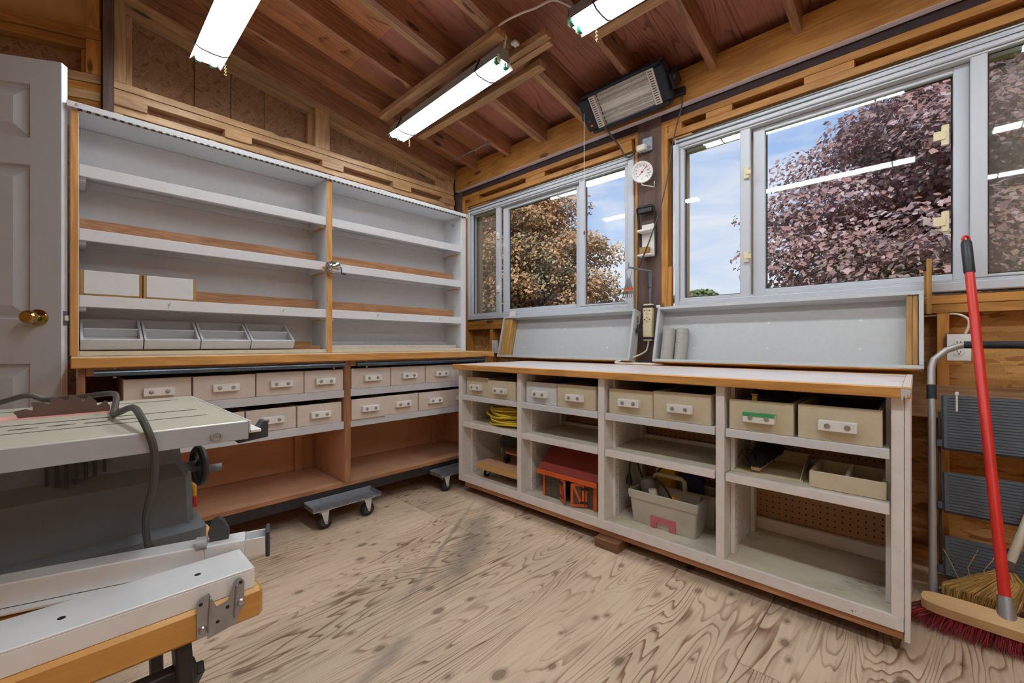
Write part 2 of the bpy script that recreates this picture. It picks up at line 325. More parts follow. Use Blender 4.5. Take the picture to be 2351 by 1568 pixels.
# ------------------------------------------------------------------ mesh helpers
class MB:
    def __init__(s, T=None): s.v = []; s.f = []; s.T = T
    def add(s, vs, fs):
        o = len(s.v); T = s.T
        s.v += [tuple(T @ Vector(p)) if T is not None else tuple(p) for p in vs]
        s.f += [tuple(i+o for i in f) for f in fs]; return s
    def box(s, x0, x1, y0, y1, z0, z1, b=.0015, T=None):
        if x1 < x0: x0, x1 = x1, x0
        if y1 < y0: y0, y1 = y1, y0
        if z1 < z0: z0, z1 = z1, z0
        b = min(b, (x1-x0)*.3, (y1-y0)*.3, (z1-z0)*.3)
        vs = []; ix = {}
        X, Y, Z = (x0, x1), (y0, y1), (z0, z1)
        for i in (0, 1):
            for j in (0, 1):
                for k in (0, 1):
                    p = (X[i], Y[j], Z[k]); q = (b*(1-2*i), b*(1-2*j), b*(1-2*k))
                    for a in range(3):   # vertex lying on the face normal to axis a
                        ix[i, j, k, a] = len(vs); vs.append(tuple(p[c]+(q[c] if c != a else 0) for c in range(3)))
        f = []
        for i in (0, 1):
            a = [ix[i, 0, 0, 0], ix[i, 1, 0, 0], ix[i, 1, 1, 0], ix[i, 0, 1, 0]]; f.append(a if i else a[::-1])
            a = [ix[0, i, 0, 1], ix[0, i, 1, 1], ix[1, i, 1, 1], ix[1, i, 0, 1]]; f.append(a if i else a[::-1])
            a = [ix[0, 0, i, 2], ix[1, 0, i, 2], ix[1, 1, i, 2], ix[0, 1, i, 2]]; f.append(a if i else a[::-1])
        for i in (0, 1):
            for j in (0, 1):
                a = [ix[i, j, 0, 0], ix[i, j, 0, 1], ix[i, j, 1, 1], ix[i, j, 1, 0]]; f.append(a if i != j else a[::-1])
                a = [ix[i, 0, j, 0], ix[i, 1, j, 0], ix[i, 1, j, 2], ix[i, 0, j, 2]]; f.append(a if i != j else a[::-1])
                a = [ix[0, i, j, 1], ix[0, i, j, 2], ix[1, i, j, 2], ix[1, i, j, 1]]; f.append(a if i != j else a[::-1])
        for i in (0, 1):
            for j in (0, 1):
                for k in (0, 1):
                    a = [ix[i, j, k, 0], ix[i, j, k, 1], ix[i, j, k, 2]]; f.append(a if (i+j+k) % 2 else a[::-1])
        if T is not None: vs = [tuple(T @ Vector(p)) for p in vs]
        return s.add(vs, f)
    def beam(s, p0, p1, w, t, up=(0, 0, 1), b=.0015):
        p0, p1 = Vector(p0), Vector(p1); d = p1-p0; l = d.length; x = d.normalized(); y = Vector(up).cross(x).normalized(); z = x.cross(y)
        T = Matrix((x, y, z)).transposed().to_4x4(); T.translation = p0
        return s.box(0, l, -w/2, w/2, -t/2, t/2, b, T)
    def cyl(s, p0, p1, r, n=14, r2=None, caps=True):
        p0, p1 = Vector(p0), Vector(p1); r2 = r if r2 is None else r2; d = (p1-p0).normalized(); a = d.orthogonal().normalized(); c = d.cross(a)
        vs = []
        for p, q in ((p0, r), (p1, r2)):
            for i in range(n): t = 2*math.pi*i/n; vs.append(tuple(p+(a*math.cos(t)+c*math.sin(t))*q))
        f = [(i, (i+1) % n, n+(i+1) % n, n+i) for i in range(n)]
        if caps: f += [tuple(range(n))[::-1], tuple(range(n, 2*n))]
        return s.add(vs, f)
    def tube(s, pts, r, n=8, smooth=0, rr=None):
        P = [Vector(p) for p in pts]
        if smooth:
            Q = []
            for i in range(len(P)-1):
                a = P[max(i-1, 0)]; b = P[i]; c = P[i+1]; d = P[min(i+2, len(P)-1)]
                for k in range(smooth):
                    t = k/smooth; Q.append(.5*((2*b)+(c-a)*t+(2*a-5*b+4*c-d)*t*t+(3*b-a-3*c+d)*t**3))
            Q.append(P[-1]); P = Q
        t0 = (P[1]-P[0]).normalized(); nrm = t0.orthogonal().normalized(); vs = []; m = len(P)
        for i, p in enumerate(P):
            t = (P[min(i+1, m-1)]-P[max(i-1, 0)]).normalized(); q = t0.rotation_difference(t); nrm = (q @ nrm); nrm = (nrm-t*nrm.dot(t)).normalized(); bn = t.cross(nrm); t0 = t
            ra = r if rr is None else rr[min(i, len(rr)-1)]
            for k in range(n): a = 2*math.pi*k/n; vs.append(tuple(p+(nrm*math.cos(a)+bn*math.sin(a))*ra))
        f = []
        for i in range(m-1):
            for k in range(n): f.append((i*n+k, i*n+(k+1) % n, (i+1)*n+(k+1) % n, (i+1)*n+k))
        f += [tuple(range(n))[::-1], tuple(range((m-1)*n, m*n))]
        return s.add(vs, f)
    def lathe(s, prof, o=(0, 0, 0), ax=(0, 0, 1), n=24):
        o = Vector(o); d = Vector(ax).normalized(); a = d.orthogonal().normalized(); c = d.cross(a); vs = []
        for r, h in prof:
            for i in range(n): t = 2*math.pi*i/n; vs.append(tuple(o+d*h+(a*math.cos(t)+c*math.sin(t))*max(r, 1e-5)))
        m = len(prof); f = []
        for i in range(m-1):
            for k in range(n): f.append((i*n+k, i*n+(k+1) % n, (i+1)*n+(k+1) % n, (i+1)*n+k))
        f += [tuple(range(n))[::-1], tuple(range((m-1)*n, m*n))]
        return s.add(vs, f)
    def prism(s, poly, o, u, v, w, d):
        """extrude 2-D polygon (in axes u,v at origin o) along w by d"""
        o, u, v, w = Vector(o), Vector(u), Vector(v), Vector(w); n = len(poly)
        A = [o+u*a+v*b for a, b in poly]; vs = [tuple(p) for p in A]+[tuple(p+w*d) for p in A]
        f = [tuple(range(n))[::-1], tuple(range(n, 2*n))]+[(i, (i+1) % n, n+(i+1) % n, n+i) for i in range(n)]
        if u.cross(v).dot(w)*d < 0: f = [q[::-1] for q in f]
        return s.add(vs, f)
    def torus(s, c, ax, Rr, r, n=24, m=8):
        c, d = Vector(c), Vector(ax).normalized(); a = d.orthogonal().normalized(); e = d.cross(a); vs = []; f = []
        for i in range(n):
            t = 2*math.pi*i/n; ra = a*math.cos(t)+e*math.sin(t)
            for k in range(m): q = 2*math.pi*k/m; vs.append(tuple(c+ra*(Rr+r*math.cos(q))+d*r*math.sin(q)))
        for i in range(n):
            for k in range(m): f.append((i*m+k, ((i+1) % n)*m+k, ((i+1) % n)*m+(k+1) % m, i*m+(k+1) % m))
        return s.add(vs, f)
WM = {}
def tag(o, label=None, cat=None, group=None, kind=None):
    if label: o['label'] = label
    if cat: o['category'] = cat
    if group: o['group'] = group
    if kind: o['kind'] = kind
    return o
def link(o, parent, W):
    C.objects.link(o); WM[o.name] = W.copy()
    if parent is not None: o.parent = parent; o.matrix_basis = WM[parent.name].inverted() @ W
    else: o.matrix_basis = W
    return o
AX = {'x': Matrix.Identity(4), 'y': Matrix.Rotation(R(90), 4, 'Z'), 'z': Matrix.Rotation(R(-90), 4, 'Y')}
def obj(name, mb, mat, parent=None, g='auto', smooth=None, rot=None):
    """one mesh object; origin at its middle, local X along its length so that wood grain follows the piece"""
    vs = np.array(mb.v, dtype=float); lo, hi = vs.min(0), vs.max(0); c = (lo+hi)/2
    if rot is not None: Rm = rot.to_4x4()
    else:
        if g == 'auto': g = 'xyz'[int(np.argmax(hi-lo))]
        Rm = AX[g]
    Wm = Matrix.Translation(Vector(c)) @ Rm
    A = np.array(Rm.to_3x3()); loc = (vs-c) @ A        # R^T applied
    me = bpy.data.meshes.new(name); me.from_pydata(loc.tolist(), [], mb.f)
    me.materials.append(MAT[mat])
    if smooth is None: smooth = True
    if smooth:
        me.polygons.foreach_set('use_smooth', [True]*len(me.polygons)); me.set_sharp_from_angle(angle=R(32))
    me.update()
    o = bpy.data.objects.new(name, me); return link(o, parent, Wm)
def thing(name, label, cat, loc=(0, 0, 0), rz=0, group=None):
    o = bpy.data.objects.new(name, None); o.empty_display_size = .05
    link(o, None, Matrix.Translation(Vector(loc)) @ Matrix.Rotation(rz, 4, 'Z')); return tag(o, label, cat, group)
def struct(name, label=None, loc=(0, 0, 0)):
    o = bpy.data.objects.new(name, None); o.empty_display_size = .05; link(o, None, Matrix.Translation(Vector(loc))); o['kind'] = 'structure'
    if label: o['label'] = label
    return o
def dup(root, W, label, group=None):
    def cp(o, par, Wn):
        n = o.copy(); C.objects.link(n); n.parent = par
        if par is None: n.matrix_basis = Wn
        WM[n.name] = Wn.copy()
        for ch in KIDS.get(o.name, []): cp(ch, n, Wn @ ch.matrix_basis)
        return n
    n = cp(root, None, W); tag(n, label, group=group); return n
KIDS = {}
_link = link
def link(o, parent, W):
    if parent is not None: KIDS.setdefault(parent.name, []).append(o)
    return _link(o, parent, W)
def B(name, par, mat, x0, x1, y0, y1, z0, z1, b=.0015, g='auto'): return obj(name, MB().box(x0, x1, y0, y1, z0, z1, b), mat, par, g)
def zr(x): return 2.56+.165*(2.595-x)      # underside of the rafters
RIDGE = .16
# ------------------------------------------------------------------ floor: plywood sheets
XL, XS, XB, YG, YF = -2.45, 2.64, 2.595, 3.24, -2.0
fl = struct('floor', 'bare plywood floor with dark knots and wavy grain')
yr = [(-2.05, -.83), (-.83, .39), (.39, 1.61), (1.61, 3.3)]
for j, (y0, y1) in enumerate(yr):
    off = 0 if j % 2 else -1.0
    xs = [[XL, .2, 2.74], [XL, -1.0, 1.40, 2.74], [XL, -.4, 2.04, 2.74], [XL, -1.0, 1.42, 2.74]][j]
    for i in range(len(xs)-1):
        B('plywood_panel', fl, 'floor_ply', xs[i]+.001, xs[i+1]-.001, y0+.001, y1-.001, -.02, 0, .0012, 'x')
B('subfloor', fl, 'gable_lumber', XL-.1, 2.8, -2.1, 3.4, -.08, -.021)
# ------------------------------------------------------------------ ceiling: sheathing and rafters
ce = struct('ceiling', 'open plywood roof deck on reddish brown rafters')
RAF = .145
def slope_pt(x, dz): return (x, zr(x)+dz) if x >= RIDGE else (x, zr(2*RIDGE-x)+dz)
def slab(name, par, mat, xa, xb, y0, y1, za, zb, flip=False):
    """piece that follows the roof slope between xa and xb, from za to zb above the rafter underside"""
    P = [(xa, slope_pt(xa, za)[1]), (xb, slope_pt(xb, za)[1]), (xb, slope_pt(xb, zb)[1]), (xa, slope_pt(xa, zb)[1])]
    m = MB().prism(P, (0, y0, 0), (1, 0, 0), (0, 0, 1), (0, 1, 0), y1-y0)
    a = math.atan(.165)*(1 if xa >= RIDGE else -1)
    if g_of(xa, xb, y0, y1) == 'x': return obj(name, m, mat, par, rot=Matrix.Rotation(a, 3, 'Y'))
    return obj(name, m, mat, par, g='y')
def g_of(xa, xb, y0, y1): return 'x'
rys = [2.93, 2.515, 2.12, 1.70, 1.285, .856, .444, .03, -.385, -.80, -1.21, -1.62]
for y in rys:
    w = .038
    slab('rafter', ce, 'rafter', RIDGE+.02, 2.72, y-w/2, y+w/2, 0, RAF)
    slab('rafter', ce, 'rafter', XL-.1, RIDGE-.02, y-w/2, y+w/2, 0, RAF)
for y in (2.12, 1.70): slab('rafter', ce, 'strip_lumber', RIDGE+.02, 2.72, y+.021, y+.059, 0, RAF)
obj('ridge_board', MB().box(RIDGE-.019, RIDGE+.019, YF, 3.3, 2.93, 3.13), 'rafter', ce)
k = 0
for xa, xb in ((RIDGE+.002, 1.38), (1.382, 2.82)):
    for y0 in (-2.05, -.83, .39, 1.61, 2.83):
        slab('deck_panel', ce, 'roof_ply' if (xa < 1 or y0 > 2) else 'roof_ply_red', xa, xb, y0+.001, min(y0+1.219, 3.36), RAF, RAF+.015); k += 1
for xa, xb in ((-1.2, RIDGE-.002), (-2.6, -1.202)):
    for y0 in (-2.05, -.83, .39, 1.61, 2.83): slab('deck_panel', ce, 'roof_ply', xa, xb, y0+.001, min(y0+1.219, 3.36), RAF, RAF+.015)
slab('shingle_layer', ce, 'siding', RIDGE, 2.95, -2.1, 3.45, RAF+.016, RAF+.03); slab('shingle_layer', ce, 'siding', -2.7, RIDGE, -2.1, 3.45, RAF+.016, RAF+.03)
# strips nailed under the rafters beside the lamps
def strip(x0, x1, y0, y1, z): B('batten', ce, 'strip_lumber', x0, x1, y0, y1, z-.038, z)
strip(1.62, 1.69, 1.66, 2.93, 2.70); strip(1.935, 2.0, 1.62, 2.90, 2.655); strip(1.80, 1.845, 1.46, 2.0, 2.685); strip(1.85, 1.895, 1.48, 2.0, 2.68)
strip(1.62, 1.69, .0, 1.27, 2.70); strip(1.935, 2.0, -.1, 1.27, 2.655)
strip(.40, .47, 1.6, 2.9, 2.905)
B('junction_stub', ce, 'white_plastic', 1.735, 1.773, 1.63, 1.665, 2.655, 2.67)
# ------------------------------------------------------------------ window wall (right)
wr = struct('wall_right', 'window wall of amber studs, plates and strand board between brown posts')
ZT = 2.43
W1 = (1.379, 3.093); DY = -1.993; W2 = (W1[0]+DY, W1[1]+DY); ZW = (1.187, 2.243)
for y0, y1 in ((-2.0, W2[0]-.04), (W2[0]-.04, W1[1]+.05), (W1[1]+.05, 3.36)):
    if y0 == W2[0]-.04:
        for a, b_ in ((y0, .35), (.35, 1.57), (1.57, y1)): B('strand_board', wr, 'osb_warm', 2.73, 2.742, a+.001, b_-.001, 0, 1.16)
        B('strand_board', wr, 'osb_warm', 2.73, 2.742, y0, y1, 2.26, 2.62)
    else: B('strand_board', wr, 'osb_warm', 2.73, 2.742, y0, y1, 0, 2.62)
B('siding', wr, 'siding', 2.745, 2.76, -2.05, 3.4, -.1, 1.15); B('siding', wr, 'siding', 2.745, 2.76, -2.05, 3.4, 2.28, 2.66)
B('siding', wr, 'siding', 2.745, 2.76, W1[1]+.06, 3.4, 1.151, 2.279); B('siding', wr, 'siding', 2.745, 2.76, -2.05, W2[0]-.06, 1.151, 2.279)
for y0, y1 in ((1.191, 1.352), (3.183, 3.34), (-1.06, -.9), (-2.0, -1.85)): B('post', wr, 'post_brown', XS, 2.728, y0, y1, 0, ZT)
B('header_beam', wr, 'amber', XB, XS-.001, YF, 3.235, ZT, 2.64, .003)
obj('beam_underside_bounce', MB().box(XB+.001, XS-.002, YF, 3.234, ZT-.0015, ZT-.0002, 0), 'beam_under_bounce', wr)  # thin pale sheet: worktop bounce light put into the colour of the underside
B('fascia_strip', wr, 'fascia', XS+.004, 2.70, YF, 3.18, 2.384, ZT)
for y0, y1 in ((1.353, 3.182), (-.9, 1.19)):
    B('header_plate', wr, 'amber', XS, 2.728, y0, y1, 2.345, 2.383); B('header_plate', wr, 'amber', XS, 2.728, y0+.042, y1-.04, 2.265, 2.305)
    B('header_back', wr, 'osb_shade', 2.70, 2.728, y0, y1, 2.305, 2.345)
for y0, y1 in ((.22, .425), (.77, .915), (2.158, 2.364), (2.94, 3.14), (1.06, 1.145), (1.40, 1.49)): B('spacer_block', wr, 'amber', XS+.002, 2.70, y0, y1, 2.306, 2.344)
for y0, y1 in ((1.148, 1.190), (1.354, 1.372), (3.10, 3.14), (3.143, 3.182)): B('trimmer_stud', wr, 'amber', XS, 2.728, y0, y1, 0 if y0 != 3.143 else 0, 2.344 if y0 not in (3.10,) else 2.263)
for y0, y1 in ((1.376, 3.099), (-.9, 1.147)):
    B('sill_plate', wr, 'amber', XS, 2.728, y0, y1, 1.136, 1.174); B('sill_plate', wr, 'amber', XS, 2.728, y0, y1, 1.096, 1.134)
    B('sole_plate', wr, 'amber', XS, 2.728, y0, y1, 0, .038)
for y in (2.76, 2.32, 1.9, 1.5, .85, .4, -.102, -.5): B('stud', wr, 'amber', XS+.002, 2.728, y, y+.038, .039, 1.095)
B('mid_rail', wr, 'strip_lumber', XS-.038, XS+.001, -.75, 0.02, .64, .782)
B('window_shim', wr, 'amber', XS+.01, 2.70, 2.80, 3.09, 2.244, 2.262); B('window_shim', wr, 'amber', XS+.01, 2.70, 1.0, 1.12, 2.244, 2.262)
B('window_stop', wr, 'amber', XS-.012, 2.66, 1.118, 1.147, 1.19, 1.45)
# windows ------------------------------------------------------------
def window(name, dy, label):
    w = struct(name, label, (XS, sum(W1)/2+dy, ZW[0])); y0, y1 = W1[0]+dy, W1[1]+dy; z0, z1 = ZW
    fr = B('frame', w, 'vinyl', XS-.012, 2.73, y0, y0+.045, z0, z1, .004); B('frame', w, 'vinyl', XS-.012, 2.73, y1-.026, y1, z0, z1, .004)
    B('frame', w, 'vinyl', XS-.012, 2.73, y0+.046, y1-.027, z1-.058, z1, .004); B('frame', w, 'vinyl', XS-.012, 2.73, y0+.046, y1-.027, z0, z0+.04, .004)
    [B('frame_bead', w, 'vinyl', XS-.018, XS-.0125, y0+.01, y1-.01, zz, zz+.008, .002) for zz in (z1-.012, z1-.036)]; B('track', w, 'vinyl_grey', XS+.0, 2.72, y0+.046, y1-.027, z1-.068, z1-.059, .001); [B('frame_bead', w, 'vinyl', XS-.018, XS-.0125, y0+.01, y1-.01, zz, zz+.008, .002) for zz in (z1-.012, z1-.036)]; B('track', w, 'vinyl_grey', XS+.0, 2.72, y0+.046, y1-.027, z0+.041, z0+.05, .001)
    def sash(a, b_, za, zb, x0, x1, st_l, st_r, rail, screen=False):
        s_ = B('sash_stile', w, 'vinyl', x0, x1, b_, b_+st_l, za-rail, zb+rail, .003); B('sash_stile', w, 'vinyl', x0, x1, a-st_r, a, za-rail, zb+rail, .003)
        B('sash_rail', w, 'vinyl', x0, x1, a, b_, za-rail, za, .003); B('sash_rail', w, 'vinyl', x0, x1, a, b_, zb, zb+rail, .003)
        xm = (x0+x1)/2; obj('pane', MB().box(xm-.002, xm+.002, a+.0005, b_-.0005, za+.0005, zb-.0005, 0), 'glass', w)
        obj('gasket', MB().box(x1-.003, x1+.001, a, a+.006, za, zb, 0).box(x1-.003, x1+.001, b_-.006, b_, za, zb, 0).box(x1-.003, x1+.001, a, b_, zb-.006, zb, 0).box(x1-.003, x1+.001, a, b_, za, za+.006, 0), 'groove', w)
        if screen: obj('insect_screen', MB().box(2.735, 2.736, a-.02, b_+.02, za-.02, zb+.02, 0), 'screen', w)
    sash(2.722+dy, 3.04+dy, 1.247, 2.178, 2.645, 2.672, .025, .052, .012, dy == 0)
    sash(1.878+dy, 2.604+dy, 1.268, 2.146, 2.68, 2.71, .06, .05, .028, False)
    sash(1.452+dy, 1.779+dy, 1.252, 2.178, 2.645, 2.672, .05, .028, .012, dy != 0)
    for z in (1.45, 1.92):
        l = obj('latch', MB().box(2.628, 2.645, 2.672+dy, 2.70+dy, z-.03, z+.03, .003).box(2.622, 2.63, 2.66+dy, 2.69+dy, z-.012, z+.012, .003), 'white_plastic' if dy == 0 else 'ivory', w)
    if dy:
        for z in (1.50, 1.88): obj('latch', MB().box(2.664, 2.682, 1.89+dy, 1.915+dy, z-.045, z+.045, .003).box(2.66, 2.67, 1.9+dy, 1.94+dy, z-.02, z+.02, .002), 'ivory', w)
    # outside trim
    for a, b_ in ((y0-.05, y0+.03), (y1-.03, y1+.05)): B('exterior_trim', w, 'tan_trim', 2.762, 2.80, a, b_, z0-.05, z1+.05)
    B('exterior_trim', w, 'tan_trim', 2.762, 2.80, y0, y1, z1-.05, z1+.05); B('exterior_sill', w, 'tan_trim', 2.745, 2.83, y0-.05, y1+.05, z0-.06, z0+.0)
    for b_ in (2.70, 1.86): B('screen_frame', w, 'tan_trim', 2.737, 2.75, b_-.03+dy, b_-.005+dy, z0+.03, z1-.04)
    return w
window('window_1', 0, 'white three-lite sliding window nearest the corner'); window('window_2', DY, 'white three-lite sliding window right of the brown post')
# ------------------------------------------------------------------ gable wall (back)
wb = struct('wall_back', 'gable wall of bare studs and strand board above the white shelves')
G = 'gable_lumber'
for a, b_ in ((.16, .56), (.56, .76), (.76, .96), (.96, 1.30), (1.30, 1.98), (1.98, 2.73)):
    P = [(a+.002, 2.25), (b_-.002, 2.25), (b_-.002, zr(b_)+.12), (a+.002, zr(a)+.12)]
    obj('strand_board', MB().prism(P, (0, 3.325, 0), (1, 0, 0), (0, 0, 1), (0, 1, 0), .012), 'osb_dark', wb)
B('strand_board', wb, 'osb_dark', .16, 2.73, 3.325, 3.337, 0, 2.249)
B('siding', wb, 'siding', .1, 2.75, 3.34, 3.355, 0, 2.9)
obj('king_post', MB().box(.137, .181, YG-.03, 3.32, 0, 3.0), 'post_brown', wb)
B('tie_plate', wb, G, .182, 2.585, YG, 3.324, 2.393, 2.432); B('tie_plate', wb, G, .182, 2.585, YG, 3.324, 2.348, 2.388); B('tie_plate', wb, G, .182, 2.585, YG, 3.324, 2.258, 2.298)
for a, b_ in ((.182, .324), (.704, .858), (1.322, 1.486), (1.915, 2.096), (2.443, 2.585)): B('spacer_block', wb, 'strip_lumber', a, b_, YG-.016, 3.30, 2.296, 2.344)
B('block_backing', wb, 'osb_dark', .182, 2.585, 3.30, 3.324, 2.299, 2.347)
def gslope(a, b_, za, zb, y0, y1, nm='raking_plate'):
    P = [(a, zr(a)+za), (b_, zr(b_)+za), (b_, zr(b_)+zb), (a, zr(a)+zb)]
    obj(nm, MB().prism(P, (0, y0, 0), (1, 0, 0), (0, 0, 1), (0, 1, 0), y1-y0), G, wb, rot=Matrix.Rotation(math.atan(.165), 3, 'Y'))
gslope(.182, 2.585, -.05, -.006, YG, 3.324); gslope(.235, 1.278, -.094, -.054, YG+.045, 3.324); gslope(1.388, 2.40, -.094, -.054, YG+.045, 3.324)
slab('rafter', ce, 'rafter', RIDGE+.02, 2.72, YG-.002, YG+.036, -.004, RAF); slab('rafter', ce, 'rafter', XL, RIDGE-.02, YG-.002, YG+.036, -.004, RAF)
def gst(a, b_, y0, y1=3.324, top=-.052):
    P = [(a, 2.434), (b_, 2.434), (b_, zr(b_)+top), (a, zr(a)+top)]
    obj('stud', MB().prism(P, (0, y0, 0), (1, 0, 0), (0, 0, 1), (0, 1, 0), y1-y0), G, wb, g='z')
gst(1.28, 1.385, YG+.002); gst(1.24, 1.278, YG+.047, top=-.096); gst(.184, .232, YG+.002); gst(.236, .262, YG+.047, top=-.096); gst(2.40, 2.50, YG+.047, top=-.06); gst(2.502, 2.58, YG+.002)
for x in (.16, .6, 1.0, 1.4, 1.8, 2.2, 2.547): B('stud', wb, G, x+.022, x+.06, YG+.002, 3.324, .02, 2.257)
# ------------------------------------------------------------------ left part of the gable with the framed opening above the door
wl = struct('wall_left', 'skewed framed wall section left of the dark post')
LA = R(158.6)                       # direction in which the section runs off to the left
def LT(m=None):
    T = Matrix.Translation(Vector((.130, YG+.0, 0))) @ Matrix.Rotation(LA, 4, 'Z'); return T     # local x: to the left, local y: towards the room
TL = LT()
LROT = Matrix.Rotation(LA, 3, 'Z')
def LB(name, mat, x0, x1, y0, y1, z0, z1, g='x'):
    m = MB(TL).box(x0, x1, y0, y1, z0, z1)
    return obj(name, m, mat, wl, rot=LROT @ AX[g].to_3x3())
LB('stud', 'amber', .0, .062, -.085, 0, 2.434, 2.622, 'z'); LB('stud', 'amber', .064, .092, -.085, -.03, 2.434, 2.573, 'z'); LB('stud', 'amber', .0, .062, -.085, -.01, .05, 2.28, 'z')
LB('header_plate', 'amber', .0, 1.6, -.085, .0, 2.625, 2.672); LB('header_plate', 'amber', .064, 1.6, -.085, -.02, 2.575, 2.622)
LB('tie_plate', 'gable_lumber', .0, 1.6, -.085, .0, 2.385, 2.432); LB('tie_plate', 'amber', .0, 1.6, -.085, -.004, 2.342, 2.382); LB('spacer_block', 'gable_lumber', .0, .42, -.085, .004, 2.29, 2.339)
LB('lintel', 'amber', .0, 1.6, -.085, -.002, 2.235, 2.288)
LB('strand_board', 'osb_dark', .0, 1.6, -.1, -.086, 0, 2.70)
LB('upper_panel', 'yellow_ply', .02, 1.6, -.085, -.04, 2.676, 3.0); LB('stud', 'amber', .0, .05, -.085, .02, 2.674, 2.98, 'z')
LB('trimmer_stud', 'amber', .3, .34, -.085, 0, .0, 2.234, 'z')
# the rest of the shed, behind the camera
we = struct('wall_front', 'strand board wall behind the viewer'); B('strand_board', we, 'osb_warm', XL, 2.73, -2.02, -2.0, 0, 3.1)
ww = struct('wall_west', 'strand board wall opposite the windows'); B('strand_board', ww, 'osb_warm', XL-.02, XL, -2.0, 3.75, 0, 2.75)
# ------------------------------------------------------------------ door
dr = struct('door_1', 'white six-panel door standing ajar with brass knob', (-.03, 2.59, .09))
DA = math.atan2(.505, -.863)
TD = Matrix.Translation(Vector((-.016, 2.562, 0))) @ Matrix.Rotation(DA, 4, 'Z')     # local x away from the free edge, local y faces the room
DROT = Matrix.Rotation(DA, 3, 'Z')
DZ0, DZ1 = .09, 2.125
m = MB(TD); xs = [0, .10, .355, .455, .71, .81]; zs = [DZ0, .33, .88, 1.06, 1.69, 1.80, 2.02, DZ1]
m.box(0.001, .809, -.034, -.018, DZ0, DZ1, .001); m.box(0.0, .004, -.018, -.0002, DZ0, DZ1, .0002); m.box(.806, .81, -.018, -.0002, DZ0, DZ1, .0002)
def dquad(m, p): m.add(p, [(0, 1, 2, 3)])
for i in range(5):
    for j in range(7):
        if i in (1, 3) and j in (1, 3, 5): continue
        a, b_, c, d = xs[i], xs[i+1], zs[j], zs[j+1]; m.add([(a, 0, c), (b_, 0, c), (b_, 0, d), (a, 0, d)], [(0, 1, 2, 3)])
def pyr(m, a, b_, c, d):
    r0 = [(a, 0, c), (b_, 0, c), (b_, 0, d), (a, 0, d)]
    def ring(i, y): return [(a+i, y, c+i), (b_-i, y, c+i), (b_-i, y, d-i), (a+i, y, d-i)]
    rs = [r0, ring(.006, -.013), ring(.014, -.015), ring(.055, -.001)]
    for q in range(3): m.add(rs[q]+rs[q+1], [(k, (k+1) % 4, 4+(k+1) % 4, 4+k) for k in range(4)])
    m.add(rs[3], [(0, 1, 2, 3)])
obj('slab', m, 'door_white', dr, rot=DROT @ AX['z'].to_3x3(), smooth=False)
for i in (1, 3):
    for j in (1, 3, 5):
        m = MB(TD); pyr(m, xs[i], xs[i+1], zs[j], zs[j+1]); obj('panel', m, 'door_white', dr, rot=DROT @ AX['z'].to_3x3(), smooth=False)
obj('edge', MB(TD).box(-.002, .0, -.034, -.001, DZ0, DZ1, .0003), 'door_edge', dr)
kz = 1.068; kx = .072
kn = obj('knob', MB(TD).lathe([(.0, .0), (.033, .001), (.034, .006), (.028, .010), (.013, .013), (.012, .03), (.022, .036), (.027, .047), (.026, .06), (.02, .066), (.0, .067)], (kx, 0, kz), (0, 1, 0), 28), 'brass', dr)
lt = obj('latch_plate', MB(TD).box(-.0035, -.0021, -.03, -.006, kz-.03, kz+.03, .0005), 'steel', dr); obj('latch_bolt', MB(TD).box(-.014, -.0036, -.024, -.012, kz-.011, kz+.011, .002), 'white_plastic', dr)
# ------------------------------------------------------------------ rolling storage cabinet under the white shelves
cb = thing('storage_cabinet', 'long open hardboard cabinet on caster dollies below the white shelf unit', 'cabinet', (1.09, 2.56, 0))
y0, y1 = 2.33, 2.80
B('side_panel', cb, 'hardboard', .03, .05, y0, y1, .18, .866); B('divider', cb, 'hardboard', 1.082, 1.114, y0, y1-.01, .18, .866); B('side_panel', cb, 'hardboard', 2.13, 2.15, y0, y1, .18, .866)
for x in (.0305, 1.0825, 2.131): B('face_edge', cb, 'oak', x, x+(.031 if x > 1 and x < 2 else .018), y0-.003, y0-.0002, .18, .866, .0005)
B('bottom_panel', cb, 'hardboard', .03, 2.15, y0+.004, y1, .160, .178); B('bottom_edge', cb, 'oak', .03, 2.15, y0-.001, y0+.0035, .159, .179, .0005)
B('back_panel', cb, 'hardboard', .05, 2.13, y1-.008, y1, .18, .866)
for a, b_ in ((.052, 1.08), (1.116, 2.128)): B('top_rail', cb, 'hardboard', a, b_, y0+.012, y0+.032, .833, .866)
for x, d in ((.985, 2.79), (1.0, 2.79)): pass
for x in (.97, 1.99): B('back_batten', cb, 'hardboard', x, x+.04, 2.768, 2.791, .18, .48)
B('base_frame', cb, 'black_paint', .03, 2.15, y0+.004, y0+.03, .106, .159); B('base_frame', cb, 'black_paint', .03, 2.15, y1-.03, y1-.004, .106, .159)
for a, b_, zz in ((.052, 1.08, .66), (1.116, 2.128, .662), (.052, 1.08, .482), (1.116, 2.128, .486)):
    B('shelf_lip', cb, 'grey_strip', a, b_, y0+.006, y0+.02, zz, zz+.041); B('shelf', cb, 'hardboard', a, b_, y0+.021, y1-.01, zz+.028, zz+.041)
